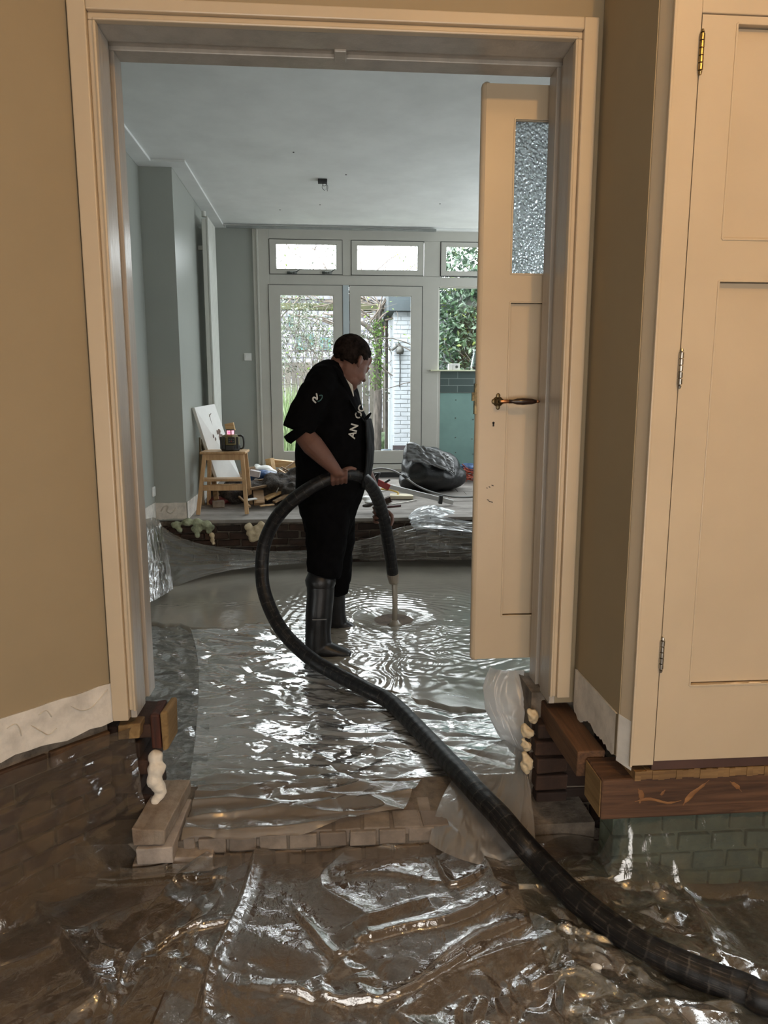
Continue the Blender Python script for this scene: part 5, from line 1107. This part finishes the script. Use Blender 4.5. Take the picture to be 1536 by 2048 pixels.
# bits right of the worker
b = MB(); g0 = G(805, 996); b.box(-.13, .11, -.09, .09, 0, .035, M=Matrix.Translation(g0) @ Matrix.Rotation(-.12, 4, 'Z')); tag(b.build('foam_board', mat('cream_board', (.62, .56, .42), .8, var=.06), bevel=.004), 'cream slab of board on the floor in front of clamp', 'board')
b = MB(); g1 = G(790, 995) + Vector((0, 0, .05)); b.tube(catmull([g1 + Vector(p) for p in ((-.14, 0, .04), (-.05, 0, .03), (.03, 0, .0), (.02, -.03, -.03))], 5), [(.016, .010)] * 16, 8); tag(b.build('yellow_tool', mat('yellow_plastic', (.60, .40, .08), .5), smooth=True), 'curved yellow plastic tool lying on the cream slab', 'tool')
b = MB(); g2 = G(770, 1008); b.box(-.06, .07, -.04, .04, .0, .055, M=Matrix.Translation(g2) @ Matrix.Rotation(-.35, 4, 'Y')); tag(b.build('scrubbing_brush', mat('dark_brown_bristle', (.05, .028, .018), .9, var=.4, sc=30, bump=.8, bsc=60), bevel=.003), 'dark brown brush block beside the lower hose and hand', 'brush')
plank(G(770, 1016) + Vector((0, 0, .01)), G(801, 1013) + Vector((0, 0, .01)), .03, .016, mat('dark_red_bar', (.06, .012, .012), .5), 'short dark red bar on boards near the step edge', 'flat_bar', 'bar')
b = MB(); b.tube([G(778, 1012) + Vector((0, 0, .01)), G(833, 1002) + Vector((0, 0, .01))], .006, 8); tag(b.build('steel_rod', M['nickel'], smooth=True), 'thin steel rod lying on boards near step edge', 'rod')
b = MB(); b.tube([G(762, 984) + Vector((0, 0, .01)), G(800, 980) + Vector((0, 0, .012))], .006, 8); tag(b.build('steel_rod', M['nickel'], smooth=True), 'thin steel rod behind the cream slab', 'rod')
lump('paper_scrap', [(P(733, 996, Y=6.5), (.04, .05, .025)), (P(738, 1004, Y=6.45), (.04, .05, .02))], M['white'], 'crumpled white paper between the worker and hose', 'paper', .008, .02)
lump('rubble_lump', [(P(735, 1012, Y=6.4), (.05, .05, .02)), (P(745, 1008, Y=6.4), (.04, .05, .02))], heap_w, 'dark rubble lump between worker and lower hose', 'rubble', .008, .02)

# ------------------------------------------------------------------ garden
XG = 0.02
b = MB(); b.grid(lambda u, v: Vector((-9 + 22 * u, 8.36 + 22 * v, XG + .02 * nz(u * 30, v * 30))), 60, 60)
struct(b.build('floor_garden', mat('garden_soil', (.030, .024, .020), .95, var=.5, sc=3, col2=(.07, .065, .055), bump=.3), smooth=True, keep=True))
b = MB(); b.box(-2.2, 3.0, 8.36, 9.3, XG - .05, XG + .05); struct(b.build('floor_terrace', mat('pale_terrace', (.15, .145, .135), .9, var=.1)))
b = MB()
for k in range(2600):
    x, y = R(-1.2, 3.2), R(9.35, 11.2); a = R(0, 6.3); s_ = R(.02, .045); zz = XG + R(.03, .09); tl_ = R(-.6, .6)
    d1 = Vector((math.cos(a), math.sin(a), tl_ * .5)) * s_; d2 = Vector((-math.sin(a), math.cos(a), R(-.4, .4))) * s_ * .6; c = Vector((x, y, zz))
    b.bm.faces.new([b.bm.verts.new(q_) for q_ in (c - d1, c - d2, c + d1, c + d2)])
tag(b.build('fallen_leaves', island('dry_leaves', ['3a1d12', '6b3d2b', '8a5a42', '4a2a20', 'a0745a'], .9, 0), keep=True), 'brown fallen leaves littering the ground outside the garden doors', 'leaves', kind='stuff')
b = MB()
for k in range(5200):
    x, y = R(-.5, 3.0), R(11.2, 13.6); h = R(.04, .10); a = R(0, 3.14); w_ = .012
    c = Vector((x, y, XG)); d = Vector((math.cos(a), math.sin(a), 0)) * w_; b.bm.faces.new([b.bm.verts.new(q_) for q_ in (c - d, c + d, c + Vector((R(-.03, .03), R(-.03, .03), h)))])
b.box(-.6, 3.0, 11.2, 13.7, XG - .02, XG + .03)
tag(b.build('lawn', island('grass', ['2c4a0a', '3c6212', '4f7a1c'], .9, 0), keep=True), 'patch of bright green lawn behind the fallen leaves', 'grass', kind='stuff')
# board fence: each panel of upright boards
M['fence'] = island('grey_fence_boards', ['4f4a44', '5e584f', '6b655c', '444038'], .9, .3)
for i, (x0, x1, y) in enumerate(((-3.2, -.2, 14.0), (-.12, 2.9, 14.0), (2.98, 6.0, 14.0))):
    ft = thing('garden_fence', ((x0 + x1) / 2, y, XG), ['left grey board fence panel seen through the left garden door', 'middle grey board fence panel behind the tree', 'right grey board fence panel behind the white shed'][i], 'fence')
    b = MB(); x = x0
    while x < x1: b.box(x, x + .115, y, y + .02, XG, XG + 1.75 + R(-.01, .01)); x += .13
    b.build('boards', M['fence'], ft)
    for zz in (.4, 1.5): b = MB(); b.box(x0, x1, y + .02, y + .06, XG + zz, XG + zz + .08); b.build('rail', M['fence'], ft)
    b = MB(); b.box(x0 - .07, x0 + .0, y - .02, y + .07, XG, XG + 1.9); b.build('post', M['fence'], ft)
# white painted brick shed
shd = thing('garden_shed', (1.75, 11.6, XG), 'white painted brick shed with dark fascia seen through right garden door', 'shed')
xs0 = P(788, 760, Y=11.0).x
b = MB(); bricks(b, xs0, xs0 + 2.6, XG + .32, XG + 2.5, 11.0, .12, bl=.22, bh=.066, gap=.008, jit=.003); b.box(xs0 + .01, xs0 + 2.6, 11.012, 13.0, XG, XG + 2.5)
b.build('wall', mat('white_painted_brick', (.27, .29, .31), .7, var=.05), shd, bevel=.004, seg=1)
b = MB(); bricks(b, xs0 - .01, xs0 + 2.6, XG, XG + .32, 10.995, .12, bl=.22, bh=.066, gap=.008); b.build('plinth', mat('dark_plinth', (.028, .020, .022), .9), shd)
b = MB(); b.box(xs0 - .10, xs0 + 2.8, 10.85, 13.1, XG + 2.36, XG + 2.66); b.build('fascia', mat('slate_fascia', (.03, .04, .045), .8), shd)
b = MB(); wl_ = P(800, 700, Y=10.93); b.lathe([(.0001, 0), (.05, 0), (.065, .05), (.05, .10), (.02, .12), (.0001, .12)], 16, Matrix.Translation(wl_ + Vector((0, 0, -.06)))); b.bar(wl_ + Vector((0, 0, .05)), wl_ + Vector((-.06, .06, .1)), .02, .02); b.bar(wl_ + Vector((-.12, .0, .0)), wl_ + Vector((.0, .06, .1)), .03, .03); b.build('wall_lamp', mat('old_zinc', (.06, .06, .055), .5, .3), shd, smooth=True)
b = MB(); b.tube([wl_ + Vector((0, .04, -.05)), wl_ + Vector((.01, .05, -.3)), wl_ + Vector((0, .06, -.55))], .008, 6); b.build('lamp_cord', M['groove'], shd, smooth=True)
# terracotta roofed lean-to bit and neighbour house
ro = MB()
for k in range(7): ro.bar(P(762 + k * 4, 662, Y=13.2), P(770 + k * 4, 636, Y=13.5), .10, .05)
tag(ro.build('tiled_roof', island('orange_roof_tiles', ['7a3a18', '8f4a22', '6a3214'], .8, .2)), 'small orange tiled roof edge between tree and white shed', 'roof')
hs = thing('neighbour_house', (0.5, 24, XG), 'pale slatted house with teal window frames seen through the left garden door', 'house')
t = NT('pale_slats'); tx_ = t.N('TexCoord'); mp = t.N('Mapping'); mp.inputs['Rotation'].default_value = (math.radians(90), 0, 0); t.L(tx_.outputs['Object'], mp.inputs[0]); br = t.N('TexBrick'); t.L(mp.outputs[0], br.inputs['Vector'])
br.inputs['Color1'].default_value = (.13, .13, .14, 1); br.inputs['Color2'].default_value = (.15, .15, .16, 1); br.inputs['Mortar'].default_value = (.035, .035, .045, 1); br.inputs['Scale'].default_value = 1; br.inputs['Brick Width'].default_value = .34; br.inputs['Row Height'].default_value = .22; br.inputs['Mortar Size'].default_value = .03; t.L(br.outputs[0], t.p.inputs['Base Color'])
b = MB(); b.box(-5.5, 9.0, 24, 30, XG, 4.35); b.build('wall', t.m, hs)
b = MB(); b.prism([(23.7, 5.6), (27, 7.0), (30.3, 5.6)], 'x', -5.8, 9.3) if False else b.box(-5.8, 9.3, 23.7, 30, 4.3, 4.42); b.build('roof', mat('pale_roof', (.10, .10, .11), .8), hs)
M['tealp'] = mat('teal_paint', (.035, .09, .085), .6, bump=0)
for px0, px1, py0, py1 in ((578, 586, 628, 656), (592, 628, 668, 700), (640, 662, 675, 700)):
    a, c = P(px0, py0, Y=23.98), P(px1, py1, Y=23.98); b = MB(); b.box(a.x, c.x, 23.93, 24.02, c.z, a.z); w_ = b.build('window', M['tealp'], hs); b = MB(); b.box(a.x + (c.x - a.x) * .25, c.x - (c.x - a.x) * .25, 23.90, 23.95, c.z + .08, a.z - .08); b.build('pane', mat('dark_pane', (.02, .03, .035), .2, bump=0), w_)
# pergola beam and posts
pg = thing('pergola', (0.5, 11.8, XG), 'mossy wooden pergola beam and posts carrying bare climbing branches', 'pergola')
M['moss'] = mat('mossy_wood', (.075, .075, .035), .9, var=.4, sc=4, col2=(.05, .055, .03)); M['bark'] = mat('grey_bark', (.075, .062, .052), .9, var=.4, sc=8, bump=.5, stretch=(6, 6, 1))
za, zb_ = P(600, 607, Y=11.8).z, P(600, 620, Y=11.8).z
b = MB(); b.box(-2.2, 2.7, 11.75, 11.87, zb_, za); b.build('beam', M['moss'], pg, bevel=.005)
for px in (757, 775):
    x = P(px, 800, Y=11.9 if px == 757 else 12.3).x; yy = 11.9 if px == 757 else 12.3; b = MB(); b.box(x - .045, x + .045, yy - .05, yy + .05, XG, za); b.build('post', M['bark'], pg, bevel=.005)
b = MB(); x = P(773, 860, Y=11.6).x; b.lathe([(.0001, 0), (.07, 0), (.09, .22), (.0001, .22)], 14, Matrix.Translation((x, 11.6, XG))); tag(b.build('plant_pot', mat('pale_blue_pot', (.10, .13, .16), .5), smooth=True), 'pale blue pot at the foot of the tree outside', 'pot')
def branchy(b, start, d, L_, r, depth, up=.1):
    pts = [start]; p = start.copy(); dd_ = d.normalized(); n = 6
    for i in range(n):
        dd_ = (dd_ + Vector((R(-.35, .35), R(-.2, .2), R(-.3, .3) + up * .2))).normalized(); p = p + dd_ * L_ / n; pts.append(p.copy())
    b.tube(pts, [r * (1 - .65 * i / n) for i in range(n + 1)], 5, dome=False); ends.append(pts[-1])
    if depth > 0:
        for k in range(3): i = random.randint(1, n); branchy(b, pts[i].copy(), (dd_ + Vector((R(-1, 1), R(-.5, .5), R(-.8, .9)))), L_ * .62, r * .55, depth - 1, up)
ends = []
tr = thing('climbing_tree', P(752, 880, Y=11.4), 'gnarled thin tree with bare twisting branches and fresh buds beyond doors', 'tree')
tb_ = P(752, 880, Y=11.4); tb_.z = XG; b = MB()
tp = [tb_, P(756, 800, Y=11.4), P(753, 740, Y=11.4), P(758, 700, Y=11.4), P(752, 672, Y=11.4), P(735, 654, Y=11.4), P(722, 645, Y=11.4)]
b.tube(catmull(tp, 5), [.075 - .0016 * i for i in range(31)], 8)
b.tube(catmull([P(758, 700, Y=11.4), P(765, 665, Y=11.4), P(760, 630, Y=11.4), P(770, 600, Y=11.4)], 4), .03, 6); b.build('trunk', M['bark'], tr, smooth=True)
b = MB()
for k in range(15): branchy(b, P(random.choice([725, 740, 755, 770, 800]), R(598, 650), Y=R(11.2, 12.0)), Vector((R(-1, 1), R(-.3, .3), R(-.1, .8))), R(.7, 1.6), .014, 2)
for k in range(14): branchy(b, P(R(560, 680), R(592, 640), Y=R(11.2, 12.2)), Vector((R(-1, 1), R(-.2, .2), R(-.5, .3))), R(.8, 1.8), .014, 2, -.05)
b.build('branches', mat('pale_twig', (.13, .105, .085), .9, var=.3), tr, smooth=True)
def leaves(name, fn, n, s0, s1, m, parent):
    b = MB()
    for k in range(n):
        c = fn(); s_ = R(s0, s1); a = Vector((R(-1, 1), R(-1, 1), R(-1, 1))).normalized(); e = a.cross(Vector((R(-1, 1), R(-1, 1), R(-1, 1)))).normalized(); f = a.cross(e)
        V = b.bm.verts.new; A_, B_, C_, D_, mid = V(c - a * s_), V(c + e * s_ * .45 + f * s_ * .15), V(c + a * s_), V(c - e * s_ * .45 + f * s_ * .15), None
        b.bm.faces.new((A_, B_, C_)); b.bm.faces.new((A_, C_, D_))
    o_ = b.build(name, m, parent, keep=True); return o_
es = list(ends)
leaves('buds', lambda: random.choice(es) + Vector((R(-.12, .12), R(-.12, .12), R(-.12, .12))), 900, .012, .035, island('spring_green', ['4f6b1c', '6b8a2c', '8aa548'], .8, 0), tr)
leaves('ivy', lambda: P(R(745, 765), R(640, 780), Y=11.35) + Vector((R(-.06, .06), R(-.05, .05), 0)), 500, .015, .035, island('ivy_green', ['3f5a1c', '55752c', '6a8a3a'], .8, 0), tr)
# glossy evergreen bush filling the third window
bu = thing('evergreen_bush', Vector((P(1040, 760, Y=10.6).x, 10.6, XG)), 'large glossy evergreen bush filling the window above the tiles', 'bush')
M['lf'] = NT('glossy_leaf'); g = M['lf']; ng = g.N('NewGeometry'); c = g.ramp(ng.outputs['Random Per Island'], [(0, (.008, .020, .012)), (.35, (.014, .040, .016)), (.7, (.03, .065, .03)), (.93, (.06, .11, .055)), (1, (.16, .20, .03))]); g.L(c, g.p.inputs['Base Color']); g.p.inputs['Roughness'].default_value = .28; M['lf'] = g.m
def bushpt():
    while True:
        p = Vector((R(-1.5, 1.7), R(-.55, .5), R(-1.4, 1.55)))
        if (p.x / 1.6) ** 2 * (.6 if p.x > 0 else 1) + (p.y / .6) ** 2 * .3 + (p.z / 1.65) ** 2 + .3 * nz(p.x * 2, p.z * 2) < 1: return P(1040, 650, Y=10.6) + p
leaves('foliage', bushpt, 15000, .028, .062, M['lf'], bu)
b = MB(); ends = []
for k in range(6): branchy(b, P(1040, 800, Y=10.7) + Vector((R(-.3, .3), 0, -.4)), Vector((R(-.5, .5), 0, 1)), R(1.6, 2.4), .022, 1)
b.build('stems', M['bark'], bu, smooth=True)
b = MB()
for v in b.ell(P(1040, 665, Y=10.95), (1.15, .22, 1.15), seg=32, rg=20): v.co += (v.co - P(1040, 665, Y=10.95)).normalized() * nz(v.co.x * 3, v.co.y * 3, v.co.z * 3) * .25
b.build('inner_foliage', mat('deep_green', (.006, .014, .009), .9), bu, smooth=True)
# grey-green twiggy shrub and tall grass behind the left door
sh = thing('twiggy_shrub', P(605, 830, Y=11.2), 'grey-green twiggy shrub behind the left garden door', 'shrub'); b = MB(); ends = []
for k in range(12): branchy(b, P(R(575, 640), R(770, 830), Y=R(11, 11.6)), Vector((R(-.6, .6), R(-.3, .3), 1)), R(.8, 1.5), .012, 2)
b.build('stems', mat('shrub_twig', (.09, .08, .07), .9), sh, smooth=True); es2 = list(ends)
leaves('foliage', lambda: random.choice(es2) + Vector((R(-.15, .15), R(-.15, .15), R(-.15, .15))), 3800, .014, .034, island('greyish_leaves', ['38402c', '4c5640', '6a7260', '8a8f86'], .8, 0), sh)
gr = MB()
for k in range(420):
    c = P(R(562, 606), 850, Y=R(10.2, 10.8)); c.z = XG; h = R(.7, 1.35); dx, dy = R(-.35, .45), R(-.15, .15); w_ = .008
    gr.bm.faces.new([gr.bm.verts.new(q_) for q_ in (c + Vector((-w_, 0, 0)), c + Vector((w_, 0, 0)), c + Vector((dx * .4 + w_, dy * .4, h * .6)), c + Vector((dx * .4 - w_, dy * .4, h * .6)))])
    gr.bm.faces.new([gr.bm.verts.new(q_) for q_ in (c + Vector((dx * .4 - w_, dy * .4, h * .6)), c + Vector((dx * .4 + w_, dy * .4, h * .6)), c + Vector((dx, dy, h)))])
tag(gr.build('tall_grass', island('tall_green_grass', ['4a5c34', '5f7344', '788c5c', '93a57c'], .8, 0), keep=True), 'tall tuft of green grass low behind left garden door', 'grass')
pc = P(808, 883, Y=9.5); b = MB(); b.ell(Vector((pc.x, 9.5, XG + .12)), (.13, .11, .055)); b.ell(Vector((pc.x + .14, 9.5, XG + .1)), (.07, .07, .05)); tag(b.build('pink_bucket_lid', mat('pink_plastic', (.16, .03, .05), .4, bump=0), smooth=True), 'pink plastic object on the ground outside, above the black sack', 'plastic object')
lump('low_plants', [(Vector((P(R(745, 785), 830, Y=13.4).x, 13.4, XG + .1 + .1 * (k % 2))), (.15, .1, .2)) for k in range(6)], mat('low_green', (.05, .08, .035), .9, var=.5, sc=20), 'low green plants along the fence foot outside', 'plants', .03, .12, 12)['kind'] = 'stuff'

# repeats of one kind share a group
for pre, g_ in (('plank', 'loose timber in the rubbish heap'), ('brick', 'loose bricks'), ('foam_blob', 'lumps of hardened foam'), ('plastic_sheet', 'sheets of protective plastic'), ('timber_block', 'wood blocks at the left jamb'), ('garden_fence', 'garden fence panels'), ('small_box', 'boxes on the window ledge'), ('steel_rod', 'steel rods on the boards'), ('leaning_board', 'boards leaning behind the stool')):
    for o in COL.objects:
        if o.parent is None and o.name.split('.')[0] == pre and not o.get('kind'): o['group'] = g_
